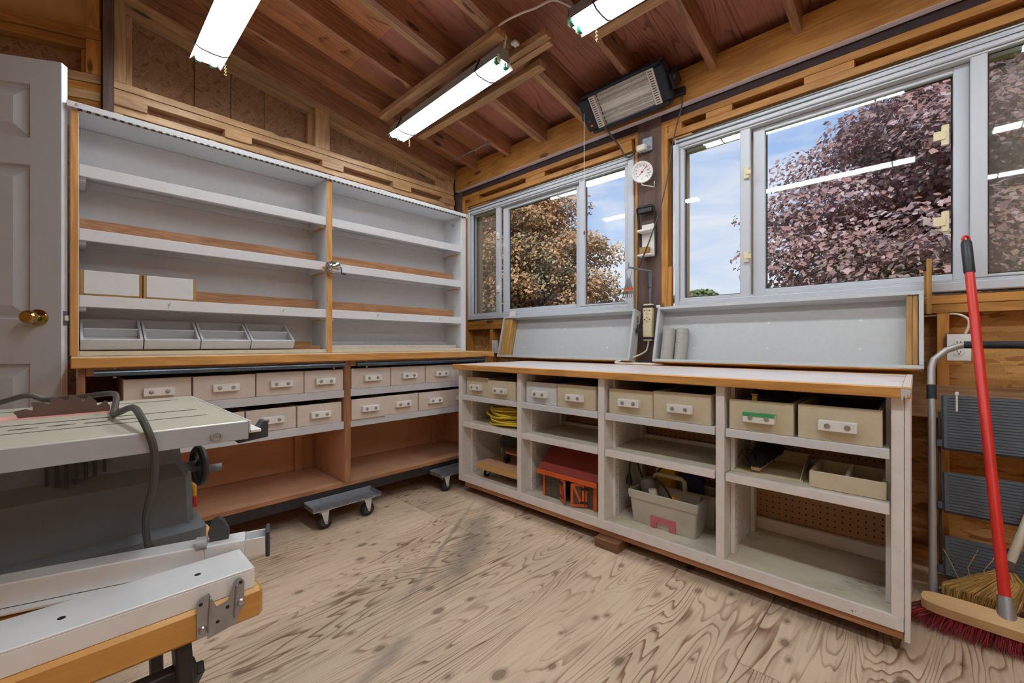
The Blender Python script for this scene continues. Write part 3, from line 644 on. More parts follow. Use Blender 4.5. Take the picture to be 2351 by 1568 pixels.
def dolly(x0, x1, wheels):
    """steel channel bolted under the base with casters"""
    d = obj('caster_rail', MB().box(x0, x1, 2.205, 2.33, .1005, .104, .0005).box(x0, x1, 2.326, 2.33, .104, .128, .0005).box(x0, x0+.004, 2.205, 2.33, .104, .122, .0005).box(x1-.004, x1, 2.205, 2.33, .104, .122, .0005), 'galvanised', cb)
    for x in wheels:
        y = 2.235
        obj('wheel', MB().lathe([(0, -.011), (.010, -.012), (.012, -.008), (.027, -.008), (.030, -.013), (.036, -.012), (.0375, -.008), (.0375, .008), (.036, .012), (.030, .013), (.027, .008), (.012, .008), (.010, .012), (0, .011)], (x, y, .0378), (0, 1, 0), 26), 'rubber', d)
        obj('wheel_hub', MB().lathe([(.0, -.0145), (.0255, -.0138), (.0262, .0138), (.0, .0145)], (x, y, .0378), (0, 1, 0), 22), 'saw_dark', d)
        P = [(-.026, .1), (.018, .1), (.009, .032), (.003, .026), (-.004, .03)]
        obj('fork', MB().prism(P, (x, y-.021, 0), (1, 0, 0), (0, 0, 1), (0, 1, 0), .003).prism(P, (x, y+.018, 0), (1, 0, 0), (0, 0, 1), (0, 1, 0), .003).box(x-.03, x+.03, y-.025, y+.025, .0965, .1003, .0005), 'caster_white', d)
        obj('axle', MB().cyl((x, y-.024, .0378), (x, y+.024, .0378), .005, 10), 'steel', d)
        obj('bolt', MB().cyl((x-.035, y-.012, .104), (x-.035, y-.012, .111), .007, 6).cyl((x+.033, y-.012, .104), (x+.033, y-.012, .111), .007, 6), 'steel', d)
dolly(.86, 1.235, (.927, 1.165)); dolly(1.655, 2.06, (1.715, 1.98)); dolly(.06, .40, (.11, .34))
# worktop on it
wt = thing('worktop', 'amber-edged worktop between the white shelves and the rolling cabinet', 'worktop', (1.1, 2.5, .867))
B('top_panel', wt, 'worktop_left', .013, 2.197, 2.300, 2.80, .8675, .908, .001); B('edge_strip', wt, 'amber_edge', .010, 2.2, 2.28, 2.2995, .8675, .909, .003)
for a, b_, lab in ((.072, 1.068, 'blue grey pipe slung under the worktop edge left of the cabinet divider'), (1.139, 2.12, 'blue grey pipe slung under the worktop edge right of the cabinet divider')):
    p = thing('pipe', lab, 'pipe', ((a+b_)/2, 2.308, .83), group='pipes under the worktop')
    obj('bar', MB().cyl((a, 2.306, .8455), (b_, 2.306, .8455), .0125, 16), 'pipe_blue', p)
    for x in (a+.06, b_-.06): obj('hanger', MB().cyl((x, 2.306, .859), (x, 2.306, .869), .003, 8).cyl((x, 2.306, .825), (x, 2.306, .832), .006, 8), 'steel', p)
# ------------------------------------------------------------------ storage bins
def make_bin(w, h, d, mat, hmat='white_plastic', side=None, tape=False, yoff=0):
    """open plywood bin; origin: front bottom middle, local -y is the front"""
    t = thing('storage_bin', 'x', 'bin'); side = side or mat
    B('front_board', t, mat, -w/2, w/2, 0, .016, 0, h, .002)
    for s in (-1, 1): B('side_board', t, side, s*w/2-(.012 if s > 0 else 0), s*w/2+(.012 if s < 0 else 0), .0165, d-.0125, 0, h-.001)
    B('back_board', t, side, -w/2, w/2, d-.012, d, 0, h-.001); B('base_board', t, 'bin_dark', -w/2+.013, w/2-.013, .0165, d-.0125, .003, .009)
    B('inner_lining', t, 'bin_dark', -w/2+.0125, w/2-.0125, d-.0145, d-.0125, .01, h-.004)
    hw = .052; hz = h*.50+yoff
    hd = B('handle', t, hmat, -hw, hw, -.024, -.0005, hz-.017, hz+.017, .002)
    for s in (-1, 1): obj('screw', MB().lathe([(0, 0), (.009, .0), (.008, .003), (.0, .005)], (s*.027, -.0242, hz), (0, -1, 0), 12), 'screw_head', hd)
    if tape: obj('tape', MB().box(-hw-.001, hw+.001, -.0252, -.0242, hz+.006, hz+.0178, 0).box(-hw-.001, hw+.001, -.0252, 0, hz+.0172, hz+.0185, 0), 'tape_green', hd)
    return t
used = {}
def put_bin(key, loc, rz, label, group, *args, **kw):
    Wm = Matrix.Translation(Vector(loc)) @ Matrix.Rotation(rz, 4, 'Z')
    if key in used: o = dup(used[key], Wm, label, group)
    else:
        o = make_bin(*args, **kw); used[key] = o; o.matrix_basis = Wm; WM[o.name] = Wm; tag(o, label, 'bin', group)
    return o
gl = 'plywood bins in the rolling cabinet'
ordn = ['leftmost', 'second', 'third', 'fourth', 'fifth', 'sixth']
for i, (a, b_, yo) in enumerate(((.160, .386, .010), (.390, .636, 0), (.641, .862, 0), (.866, 1.074, -.002))):
    put_bin('p%d' % i, ((a+b_)/2, 2.338+yo, .7015), 0, ['leftmost pinkish plywood bin, top row, beside the dark gap in the rolling cabinet', 'second pinkish bin from the left, top row left of the cabinet divider', 'third pinkish bin, top row left of the cabinet divider', 'pinkish bin touching the cabinet divider from the left, top row'][i], gl, b_-a, .113+(.004 if i > 1 else 0), .40, 'bin_pink')
for i, (a, b_, yo) in enumerate(((1.124, 1.372, 0), (1.377, 1.625, .0), (1.628, 1.872, -.004), (1.876, 2.118, .01))):
    put_bin('q%d' % i, ((a+b_)/2, 2.338+yo, .7035), 0, ['pinkish bin just right of the cabinet divider, top row', 'pinkish bin in the middle of the top row right of the divider', 'third pinkish bin right of the divider, top row', 'pinkish bin at the far right of the top row, mostly hidden by the workbench'][i], gl, b_-a, .116, .40, 'bin_pink')
for i, (a, b_, yo) in enumerate(((.105, .345, 0), (.352, .590, 0), (.600, .828, .012), (.833, 1.068, .006))):
    put_bin('r%d' % i, ((a+b_)/2, 2.338+yo, .5235), 0, ['pinkish bin hidden behind the table saw, lower row, far left', 'pinkish bin peeking past the saw table, lower row', 'pinkish bin beside the saw table corner, lower row', 'pinkish bin left of the divider, lower row'][i], gl, b_-a, .112, .40, 'bin_pink')
for i, (a, b_, yo) in enumerate(((1.118, 1.335, -.014), (1.340, 1.570, 0), (1.575, 1.815, -.006), (1.822, 2.06, .006))):
    put_bin('s%d' % i, ((a+b_)/2, 2.338+yo, .5275), 0, ['paler bin pulled slightly forward right of the divider, lower row', 'second pinkish bin right of the divider, lower row', 'third pinkish bin right of the divider, lower row', 'pinkish bin cut off by the right workbench, lower row'][i], gl, b_-a, .116, .40, 'bin_pink')
# ------------------------------------------------------------------ white shelf unit on the worktop
su = thing('shelf_unit', 'large white shelf unit with amber uprights standing on the left worktop', 'shelf unit', (1.09, 2.67, .909))
ya, yb, zb, zt = 2.56, 2.785, .909, 1.951
for x0, x1, em in ((.010, .036, 'amber_edge'), (1.076, 1.110, 'amber_edge'), (2.118, 2.160, 'white_shelf')):
    B('upright', su, 'white_shelf', x0, x1, ya+.004, yb, zb, zt); B('upright_edge', su, em, x0+.0015, x1-.0015, ya-.002, ya+.0035, zb, zt, .001)
B('back_panel', su, 'white_shelf', .036, 2.118, yb-.006, yb, zb, zt); B('top_board', su, 'white_shelf', 0, 2.18, ya-.006, yb, zt+.001, 1.977)
obj('piano_hinge', MB().cyl((.02, ya-.006, zt-.003), (2.15, ya-.006, zt-.003), .0055, 8), 'hinge_metal', su)
obj('hinge_screw', MB().lathe([(0, 0), (.006, 0), (.005, .002), (0, .003)], (.03, ya-.006, 1.966), (0, -1, 0), 10).lathe([(0, 0), (.006, 0), (.005, .002), (0, .003)], (1.093, ya-.006, 1.966), (0, -1, 0), 10).lathe([(0, 0), (.006, 0), (.005, .002), (0, .003)], (2.165, ya-.006, 1.966), (0, -1, 0), 10), 'screw_head', su)
for a, b_ in ((.0365, 1.0755), (1.1105, 2.1175)):
    for i, z in enumerate((1.724, 1.452, 1.169)):
        s_ = B('shelf', su, 'white_shelf', a, b_, ya+.026, yb-.007, z-.014, z-.001); B('shelf_front', s_, 'white_shelf', a, b_, ya+.006, ya+.0255, z-.050, z)
        for x0, x1 in ((a, a+.022), (b_-.022, b_)):
            B('cleat', s_, 'white_shelf', x0, x1, ya+.03, yb-.008, z-.062, z-.0145); B('cleat_edge', s_, 'amber_edge' if x0 > a+.5 else 'white_shelf', x0, x1, ya+.03, yb-.06, z-.0645, z-.0622, .0005)
        B('back_cleat', s_, 'white_shelf', a+.019, b_-.019, yb-.022, yb-.0065, z-.046, z-.0145)
        if i: obj('rest_slat', MB().box(a+.003, b_-.022, ya+.082, ya+.098, z, z+.058, .001), 'oak', s_)
        if i == 2:
            for x in (a+.30, a+.8): obj('peg', MB().cyl((x, ya+.006, z-.022), (x, ya-.012, z-.020), .0035, 8).cyl((x, ya-.012, z-.020), (x, ya-.014, z-.012), .003, 8), 'white_shelf', s_)
    # stepped rests at the bottom
    B('bottom_rail', su, 'bin_cream', a, b_, ya+.008, ya+.03, zb, zb+.020); B('rest_step', su, 'oak' if a < 1 else 'bin_pink', a, b_-.02, ya+.042, ya+.058, zb, zb+.044); B('rest_step', su, 'stick' if a < 1 else 'white_paint', a, b_-.045, ya+.12, ya+.14, zb, zb+.068)
obj('hook', MB().cyl((2.117, 2.66, 1.90), (2.108, 2.66, 1.90), .012, 12).cyl((2.108, 2.66, 1.90), (2.10, 2.66, 1.90), .007, 10), 'steel', su)
# tilted parts trays
def make_tray(w):
    t = thing('parts_tray', 'x', 'tray'); T = Matrix.Rotation(R(32), 4, 'X'); d, h = .185, .052
    def bx(n, *a): obj(n, MB(T).box(*a), 'tray_grey', t, rot=(T.to_3x3()))
    bx('front_board', -w/2, w/2, 0, .010, 0, h); bx('back_board', -w/2, w/2, d-.01, d, 0, h)
    bx('side_board', -w/2, -w/2+.01, .0105, d-.0105, 0, h); bx('side_board', w/2-.01, w/2, .0105, d-.0105, 0, h); bx('base_board', -w/2+.0105, w/2-.0105, .0105, d-.0105, 0, .006); bx('divider', -w/2+.0105, w/2-.0105, .10, .108, .0065, h-.004)
    return t
for i, (a, b_) in enumerate(((.040, .243), (.247, .458), (.462, .678), (.682, .897))):
    o = make_tray(b_-a); Wm = Matrix.Translation(Vector(((a+b_)/2, 2.588, .9345))); o.matrix_basis = Wm; WM[o.name] = Wm
    tag(o, ['leftmost tilted white parts tray with dark smudges at the foot of the shelf unit', 'second tilted white parts tray from the left', 'third tilted white parts tray, chipped along its divider', 'rightmost of the four tilted white parts trays'][i], 'tray', 'tilted trays on the stepped rests')
for i, (a, b_) in enumerate(((.039, .240), (.243, .440))):
    t = thing('lidded_box', ['white box with brown corner joints, left one on the third shelf', 'white box with brown corner joints, right one on the third shelf'][i], 'box', ((a+b_)/2, 2.66, 1.17), group='white boxes on the third shelf')
    B('front_board', t, 'white_shelf', a+.011, b_-.011, 2.566, 2.58, 1.176, 1.276); B('corner_joint', t, 'stick', a, a+.0105, 2.567, 2.638, 1.1695, 1.2765); B('corner_joint', t, 'stick', b_-.0105, b_, 2.567, 2.638, 1.1695, 1.2765)
    B('base_board', t, 'stick', a+.011, b_-.011, 2.567, 2.638, 1.1695, 1.1757); B('back_board', t, 'white_shelf', a+.011, b_-.011, 2.628, 2.638, 1.176, 1.276)
# pencil sharpener
ps = thing('pencil_sharpener', 'crank pencil sharpener on a wooden plate on the shelf divider', 'sharpener', (1.093, 2.557, 1.36))
T = Matrix.Translation(Vector((1.093, 2.5575, 1.418))) @ Matrix.Rotation(R(45), 4, 'Y')
obj('mounting_plate', MB(T).box(-.034, .034, -.016, 0, -.034, .034, .006), 'amber_edge', ps)
obj('body', MB().lathe([(0, 0), (.026, 0), (.0265, .004), (.0265, .012), (.031, .014), (.033, .03), (.033, .052), (.031, .060), (.02, .064), (0, .065)], (1.062, 2.508, 1.420), (1, 0, 0), 28), 'chrome', ps)
obj('dial', MB().lathe([(0, 0), (.0245, 0), (.0245, .004), (0, .004)], (1.0575, 2.508, 1.420), (1, 0, 0), 24), 'bracket_grey', ps)
m = MB()
for q in range(6): a = q*math.pi/3; m.cyl((1.0568, 2.508+.015*math.cos(a), 1.42+.015*math.sin(a)), (1.0576, 2.508+.015*math.cos(a), 1.42+.015*math.sin(a)), .0035+.0006*q, 10)
obj('pencil_holes', m, 'dial_black', ps)
obj('bracket', MB().box(1.07, 1.118, 2.512, 2.542, 1.386, 1.40, .003), 'chrome', ps)
obj('crank', MB().tube([(1.125, 2.508, 1.42), (1.14, 2.508, 1.42), (1.1415, 2.507, 1.405), (1.1415, 2.506, 1.385), (1.165, 2.506, 1.383)], .0042, 8), 'saw_dark', ps)
obj('crank_knob', MB().cyl((1.146, 2.506, 1.384), (1.168, 2.506, 1.383), .006, 10), 'black_plastic', ps)
# ------------------------------------------------------------------ right workbench cabinet
rb = thing('bench_cabinet', 'long cream painted open bench cabinet with four bays under the windows', 'cabinet', (2.0, 1.1, .045))
xa, xk = 1.775, 2.22; z0, z1 = .115, .794
for a, b_ in ((2.142, 2.176), (1.622, 1.653), (1.083, 1.117), (.545, .577)):
    B('end_panel' if a > 2 else 'divider', rb, 'cream_paint', xa, xk, a, b_, z0, z1)
B('end_panel', rb, 'cream_paint', xa-.002, xk, .014, .027, .046, z1); B('corner_post', rb, 'cream_paint', xa, xa+.05, .028, .058, z0, z1)
B('bottom_deck', rb, 'cream_deck', xa+.012, xk, .029, 2.176, .088, .1148); B('bottom_lip', rb, 'cream_paint', xa, xa+.0115, .029, 2.176, .072, .1155, .002)
B('plinth', rb, 'oak', xa+.008, xa+.03, .03, 2.12, .046, .0715); B('plinth', rb, 'oak', xk-.03, xk-.01, .03, 2.12, .046, .0715)
B('pegboard_back', rb, 'pegboard', xk-.006, xk, .03, 2.14, .17, z1); B('back_rail', rb, 'cream_paint', xk-.03, xk-.0065, .03, 2.14, .1155, .168)
bays = ((1.654, 2.141), (1.118, 1.621), (.578, 1.082), (.059, .544))
for bi, (a, b_) in enumerate(bays):
    for z in (.630, .456):
        s_ = B('shelf', rb, 'cream_deck', xa+.021, xk-.04, a+.004, b_-.004, z-.018, z-.0005); B('shelf_front', s_, 'white_shelf' if z > .5 else 'cream_paint', xa, xa+.0205, a+.003, b_-.003, z-.031, z)
        if z < .5: B('shelf_back_strip', s_, 'cream_paint', xk-.06, xk-.041, a+.004, b_-.004, z, z+.018)
    for yy, s in ((b_, -1), (a, 1)):
        for xx in (xa+.075, xk-.09):
            bt = B('drilled_batten', rb, 'cream_paint', xx, xx+.04, yy, yy+s*.015, z0+.001, z1-.001)
            m = MB()
            for q in range(18):
                zz = .15+.034*q
                if abs(zz-.62) > .025 and abs(zz-.445) > .025: m.cyl((xx+.02, yy+s*.0149, zz), (xx+.02, yy+s*.0153, zz), .0028, 8)
            obj('peg_hole', m, 'dial_black', bt)
wt2 = thing('worktop', 'white-topped amber-edged worktop of the right workbench', 'worktop', (2.1, 1.1, .795))
B('top_panel', wt2, 'worktop_right', 1.7655, 2.47, .034, 2.20, .7955, .829, .001); B('edge_strip', wt2, 'amber_edge', 1.744, 1.765, .012, 2.203, .7955, .8295, .003)
B('rear_strip', wt2, 'amber_edge', 2.4705, 2.545, .034, 2.20, .7955, .830, .002); B('end_strip', wt2, 'bin_pink', 1.7656, 2.545, .012, .0335, .7955, .830, .003)
obj('paint_drip', MB().prism([(0, 0), (.022, 0), (.022, -.03), (.018, -.034), (.015, -.018), (.010, -.031), (.007, -.014), (.003, -.022), (0, -.01)], (1.7436, .013, .824), (0, 1, 0), (0, 0, 1), (-1, 0, 0), .0008), 'grey_strip', wt2)
for k, (x0, x1, yy) in enumerate(((1.735, 2.15, 1.05), (1.98, 2.15, .12), (1.98, 2.15, 2.06))):
    t_ = B('wood_block', None, 'block_wood', x0, x1, yy-.062, yy+.062, .001, .0452, .003, 'y'); tag(t_, ['brown wood block sticking out under the front of the right workbench', 'hidden wood block propping the right end of the workbench', 'hidden wood block propping the corner end of the workbench'][k], 'block')
gr = 'cream bins in the right workbench'
for i, (a, b_, h, yo, mt) in enumerate(((1.917, 2.120, .118, .012, 'bin_cream'), (1.676, 1.908, .110, .0, 'bin_cream'), (1.385, 1.602, .118, .012, 'white_shelf'), (1.139, 1.376, .120, .004, 'bin_cream'), (.845, 1.064, .118, .004, 'bin_cream'), (.598, .840, .124, -.002, 'bin_cream'), (.318, .530, .116, .0, 'bin_cream'), (.079, .304, .118, -.002, 'bin_cream'))):
    lab = ['small cream bin nearest the corner in the right workbench', 'lower cream bin left of the first divider in the right workbench', 'white painted bin with orange brown sides in the right workbench', 'cream bin beside the white bin, second bay of the right workbench', 'cream bin on the left of the third bay in the right workbench', 'wide cream bin on the right of the third bay in the right workbench', 'cream bin with green tape on its handle, fourth bay', 'cream bin at the right end of the workbench, fourth bay'][i]
    put_bin('t%d' % i, (1.785+yo, (a+b_)/2, .6305), R(-90), lab, gr, b_-a, h, .40, mt, side='stick' if i == 2 else None, tape=(i == 6), yoff=-.004 if i != 4 else 0)
# contents of the green-taped bin
o = obj('tape_case', MB().box(1.83, 1.95, .40, .50, .641, .752, .01), 'blue_plastic'); tag(o, 'dark blue case inside the green-taped bin', 'case')
o = thing('tape_measure', 'yellow clip standing behind the front of the green-taped bin', 'clip', (1.82, .455, .74)); obj('body', MB().box(1.812, 1.82, .440, .458, .70, .766, .002), 'tool_yellow', o); obj('tip', MB().box(1.811, 1.821, .438, .460, .7662, .771, .001), 'steel', o)
o = obj('rag', MB().lathe([(0, 0), (.075, .0), (.09, .05), (.07, .10), (.03, .125), (0, .128)], (2.04, .41, .641), (0, 0, 1), 14), 'fur_grey'); tag(o, 'dark crumpled cloth bundle in the green-taped bin', 'cloth')
# yellow extension cord coil
yc = thing('extension_cord', 'coiled yellow extension cord on the middle shelf nearest the corner', 'cord', (1.97, 1.82, .4565))
pts = []; rnd = random.Random(3)
for q in range(14*16):
    a = 2*math.pi*q/16; lv = q/16; rr = .155+.018*math.sin(lv*2.1)+rnd.uniform(-.006, .006)
    pts.append((1.97+rr*math.cos(a)*.95, 1.83+(rr+.005)*math.sin(a)*1.02, .465+.0072*lv+.006*math.sin(a*2+lv)+rnd.uniform(-.002, .002)))
obj('cable_coil', MB().tube(pts, .0062, 7), 'cord_yellow', yc)
obj('cable_wrap', MB().tube([(1.84, 1.90, .50), (1.83, 1.96, .53), (1.90, 1.99, .555), (1.92, 1.90, .572), (1.86, 1.80, .575), (1.84, 1.72, .56)], .0062, 7, 5), 'cord_yellow', yc)
# flat dolly and what lies on it
dl = thing('furniture_dolly', 'flat plywood dolly on small casters in the bay nearest the corner', 'dolly', (1.98, 1.83, .116))
B('deck', dl, 'hardboard', 1.81, 2.15, 1.67, 2.02, .206, .216); B('edge_frame', dl, 'dolly_ply', 1.795, 1.835, 1.66, 2.03, .176, .2055); B('edge_frame', dl, 'dolly_ply', 2.12, 2.16, 1.66, 2.03, .176, .2055); B('edge_strip', dl, 'dolly_ply', 1.795, 1.81, 1.66, 2.03, .206, .2165)
for x in (1.85, 2.10):
    for y in (1.70, 1.985):
        w_ = obj('caster_wheel', MB().lathe([(0, -.009), (.018, -.009), (.024, -.006), (.024, .006), (.018, .009), (0, .009)], (x, y, .1402), (0, 1, 0), 20), 'rubber', dl); obj('caster_fork', MB().box(x-.012, x+.012, y-.0125, y-.0095, .135, .175, .001).box(x-.012, x+.012, y+.0095, y+.0125, .135, .175, .001), 'white_plastic', dl)
d2 = thing('small_dolly', 'small board on black casters stacked on the flat dolly', 'dolly', (1.96, 1.74, .217))
B('board', d2, 'oak', 1.87, 2.10, 1.66, 1.84, .285, .297)
for x, y in ((1.90, 1.855), (2.06, 1.855)): obj('caster', MB().cyl((x, y-.008, .240), (x, y+.01, .240), .0235, 18).box(x-.014, x+.014, y-.012, y+.012, .252, .284, .003), 'black_plastic', d2)
obj('caster', MB().cyl((1.92, 1.70, .2405), (1.92, 1.72, .2405), .0235, 18).box(1.905, 1.935, 1.698, 1.722, .252, .284, .003), 'black_plastic', d2)
o = thing('drill_case', 'dark tool roll lying across the small dolly', 'tool', (2.02, 1.76, .298)); obj('roll', MB().beam((1.92, 1.93, .338), (2.10, 1.66, .342), .075, .075, b=.012), 'fur_grey', o); obj('buckle', MB().cyl((1.955, 1.70, .2975), (1.955, 1.70, .325), .022, 16), 'chrome', o)
# toy barn
tb = thing('toy_barn', 'orange trimmed toy barn with red roof and two little doors', 'toy barn', (1.95, 1.35, .1155))
xf, ye0, ye1 = 1.845, 1.165, 1.515; zf = .1158; ze = .268
B('front_wall', tb, 'barn_board', xf, xf+.012, 1.395, ye1, zf, ze, g='z'); B('front_wall', tb, 'barn_board', xf, xf+.012, ye0, 1.225, zf, ze, g='z'); B('front_wall', tb, 'barn_board', xf, xf+.012, 1.2255, 1.3945, .246, ze, g='y')
B('back_wall', tb, 'barn_board', 2.10, 2.112, ye0, ye1, zf, ze, g='z')
for y in (ye0, ye1-.012): obj('gable_wall', MB().prism([(xf+.013, zf), (2.099, zf), (2.099, ze), (1.98, .372), (xf+.013, ze)], (0, y, 0), (1, 0, 0), (0, 0, 1), (0, 1, 0), .012), 'barn_board', tb, g='z')
B('floor_board', tb, 'barn_board', xf+.013, 2.099, ye0+.0125, ye1-.0125, zf, zf+.006)
obj('roof', MB().prism([(1.812, .255), (1.978, .393), (2.144, .255), (2.144, .268), (1.978, .407), (1.812, .268)], (0, ye0-.018, 0), (1, 0, 0), (0, 0, 1), (0, 1, 0), ye1-ye0+.036), 'roof_red', tb)
B('eave_trim', tb, 'orange_paint', 1.806, 1.8118, ye0-.02, ye1+.02, .244, .268); B('corner_trim', tb, 'orange_paint', xf-.006, xf-.0002, ye1-.014, ye1+.001, zf, ze); B('corner_trim', tb, 'orange_paint', xf-.006, xf-.0002, ye0-.001, ye0+.022, zf, ze)
for a, b_, c, d in ((1.384, 1.398, zf+.004, .256), (1.222, 1.236, zf+.004, .256), (1.237, 1.383, .244, .256)): B('door_trim', tb, 'orange_paint', xf-.006, xf-.0002, a, b_, c, d)
for yh, ang, s in ((1.382, R(35), -1), (1.238, R(-33), 1)):
    T = Matrix.Translation(Vector((xf-.007, yh, 0))) @ Matrix.Rotation(-ang if s < 0 else -ang, 4, 'Z'); w = .07
    d_ = obj('barn_door', MB(T).box(-.004, 0, min(0, s*w), max(0, s*w), zf+.008, .241, .0005), 'barn_board', tb, g='z')
    m = MB(T)
    for q0, q1 in ((0, .012), (w-.012, w)): m.box(-.0075, -.0042, min(s*q0, s*q1), max(s*q0, s*q1), zf+.008, .241, .0005)
    m.box(-.0075, -.0042, min(s*.012, s*(w-.012)), max(s*.012, s*(w-.012)), zf+.008, zf+.02, .0005).box(-.0075, -.0042, min(s*.012, s*(w-.012)), max(s*.012, s*(w-.012)), .229, .241, .0005)
    m.beam((-.006, s*(.012 if s > 0 else w-.012), zf+.02), (-.006, s*(w-.012 if s > 0 else .012), .229), .010, .003, (1, 0, 0), .0003) if False else m.prism([(.012, zf+.02), (.02, zf+.02), (w-.012, .222), (w-.012, .229), (w-.02, .229), (.012, zf+.03)] if s > 0 else [(.012, zf+.02), (.02, zf+.02), (w-.012, .222), (w-.012, .229), (w-.02, .229), (.012, zf+.03)], (-.0075, 0, 0), (0, s, 0), (0, 0, 1), (1, 0, 0), .0033)
    obj('door_frame', m, 'orange_paint', d_)
    for z in (zf+.03, .215): obj('strap_hinge', MB(T).box(-.0095, -.0076, s*-.018 if s > 0 else -.022, .022 if s > 0 else .018, z-.006, z+.006, .0008), 'dial_black', d_)
# tool caddies
def caddy(x0, x1, y0, y1, name, label, pink):
    t = thing('tool_caddy', label, 'caddy', ((x0+x1)/2, (y0+y1)/2, .1155)); zb = .1158; h = .15; fl_ = .012
    def ring(i, z, e): return [(x0-e+i, y0-e+i, z), (x1+e-i, y0-e+i, z), (x1+e-i, y1+e-i, z), (x0-e+i, y1+e-i, z)]
    m = MB(); rs = [ring(0, zb, 0), ring(0, zb+h*.75, fl_*.8), ring(0, zb+h*.78, fl_*1.3), ring(0, zb+h, fl_*1.6), ring(.006, zb+h+.004, fl_*1.4), ring(.012, zb+h, fl_*1.2), ring(.010, zb+.02, 0), ]
    for q in range(len(rs)-1): m.add(rs[q]+rs[q+1], [(k, (k+1) % 4, 4+(k+1) % 4, 4+k) for k in range(4)])
    m.add(rs[0], [(3, 2, 1, 0)]); m.add(rs[-1], [(0, 1, 2, 3)])
    ob = obj('tub', m, 'caddy', t, smooth=False)
    bv = ob.modifiers.new('round', 'BEVEL'); bv.width = .008; bv.segments = 2; bv.limit_method = 'ANGLE'; bv.angle_limit = R(25)
    xm = x1-.012; hy0, hy1 = y0+(y1-y0)*.28, y0+(y1-y0)*.80
    hd = obj('handle_wall', MB().box(xm-.008, xm+.008, y0+.012, y1-.012, zb+.02, zb+h+.012, .003), 'caddy', t)
    obj('handle', MB().tube([(xm, hy0, zb+h+.01), (xm, hy0+.004, zb+h+.055), (xm, hy0+.016, zb+h+.066), (xm, hy1-.016, zb+h+.066), (xm, hy1-.004, zb+h+.055), (xm, hy1, zb+h+.01)], .010, 10), 'caddy', t)
    if pink:
        ym = (y0+y1)/2; P = [(-.058, 0), (-.030, 0), (-.030, .026), (.030, .026), (.030, 0), (.058, 0), (.058, .05), (-.058, .05)]
        obj('drawer_front', MB().prism(P, (x0-.010, ym-.005, zb+.003), (0, 1, 0), (0, 0, 1), (1, 0, 0), .012), 'pink_plastic', t)
    return t
caddy(1.872, 1.985, .692, .985, 'c', 'beige plastic tool caddy with pink drawer front, third bay', True)
caddy(2.02, 2.13, .665, .97, 'c2', 'second beige tool caddy standing behind the pink-fronted one', False)
sd = thing('palm_sander', 'grey palm sander leaning in the front tool caddy', 'tool', (1.91, .92, .14))
obj('body', MB(Matrix.Translation(Vector((1.912, .915, .242))) @ Matrix.Rotation(R(-18), 4, 'X') @ Matrix.Rotation(R(12), 4, 'Y')).lathe([(0, -.080), (.030, -.076), (.034, -.05), (.036, .02), (.040, .05), (.037, .072), (.022, .084), (0, .086)], (0, 0, 0), (0, 0, 1), 18), 'tool_grey', sd)
obj('clear_shroud', MB().beam((1.884, .868, .185), (1.878, .89, .290), .035, .02, (1, 0, 0), .004), 'alu', sd)
obj('cord', MB().tube([(1.92, .90, .32), (1.90, .87, .325), (1.90, .84, .30), (1.88, .80, .262), (1.875, .765, .225)], .0045, 7, 5), 'black_plastic', sd)
o = thing('tape_dispenser', 'yellow power tool grip lying in the front tool caddy', 'tool', (1.91, .80, .14)); obj('grip', MB().beam((1.905, .842, .200), (1.90, .785, .262), .05, .042, (1, 0, 0), .010), 'tool_yellow', o); obj('trigger', MB().beam((1.878, .845, .225), (1.876, .80, .238), .02, .012, (1, 0, 0), .003), 'black_plastic', o)
o = thing('plug_lead', 'black plug hanging on its lead beside the tool caddy', 'cord', (1.93, 1.03, .12)); obj('plug', MB().lathe([(0, 0), (.014, .002), (.016, .02), (.009, .05), (.005, .06)], (1.93, 1.035, .262), (0, 0, 1), 12), 'black_plastic', o); obj('lead', MB().tube([(1.93, 1.035, .32), (1.935, 1.032, .37), (1.95, 1.02, .395), (1.96, 1.005, .37), (1.95, .985, .33), (1.95, .96, .29), (1.98, .92, .33), (2.02, .88, .37), (2.03, .78, .355)], .0045, 7, 5), 'black_plastic', o)
o = thing('yellow_tool', 'yellow cased tool standing behind the front tool caddy', 'tool', (2.07, .90, .13)); obj('case', MB().box(2.045, 2.105, .86, .955, .150, .385, .012), 'tool_yellow', o); obj('cap', MB().box(2.05, 2.10, .73, .82, .15, .34, .012), 'blue_plastic', o)
# dustpan with hand brush, divided tray
dp = thing('dustpan', 'cream plastic dustpan on the middle shelf of the fourth bay', 'dustpan', (1.98, .43, .4565))
TP = Matrix.Translation(Vector((1.985, .425, .4567))) @ Matrix.Rotation(R(3), 4, 'Z')
m = MB(TP); prof = [(-.145, -.118), (-.145, .118), (.12, .105), (.12, -.105)]
m.prism(prof, (0, 0, 0), (1, 0, 0), (0, 1, 0), (0, 0, 1), .004)
for s in (-1, 1): m.prism([(-.145, .004), (.12, .004), (.12, .05), (.02, .048), (-.145, .010)], (0, s*.112, 0), (1, 0, 0), (0, 0, 1), (0, 1, 0), -s*.004)
m.box(.118, .123, -.108, .108, 0, .05, .001); m.box(.123, .2, -.02, .02, .02, .036, .005)
obj('pan', m, 'dustpan', dp, smooth=False)
hb = thing('hand_brush', 'black bristle hand brush lying bristles up in the dustpan', 'brush', (1.95, .45, .462))
obj('stock', MB().beam((1.835, .452, .478), (2.06, .43, .50), .034, .016, b=.004), 'broom_wood', hb)
m = MB(); rnd = random.Random(5); d = Vector((.995, -.097, .05)).normalized(); sd_ = Vector((.097, .995, 0))
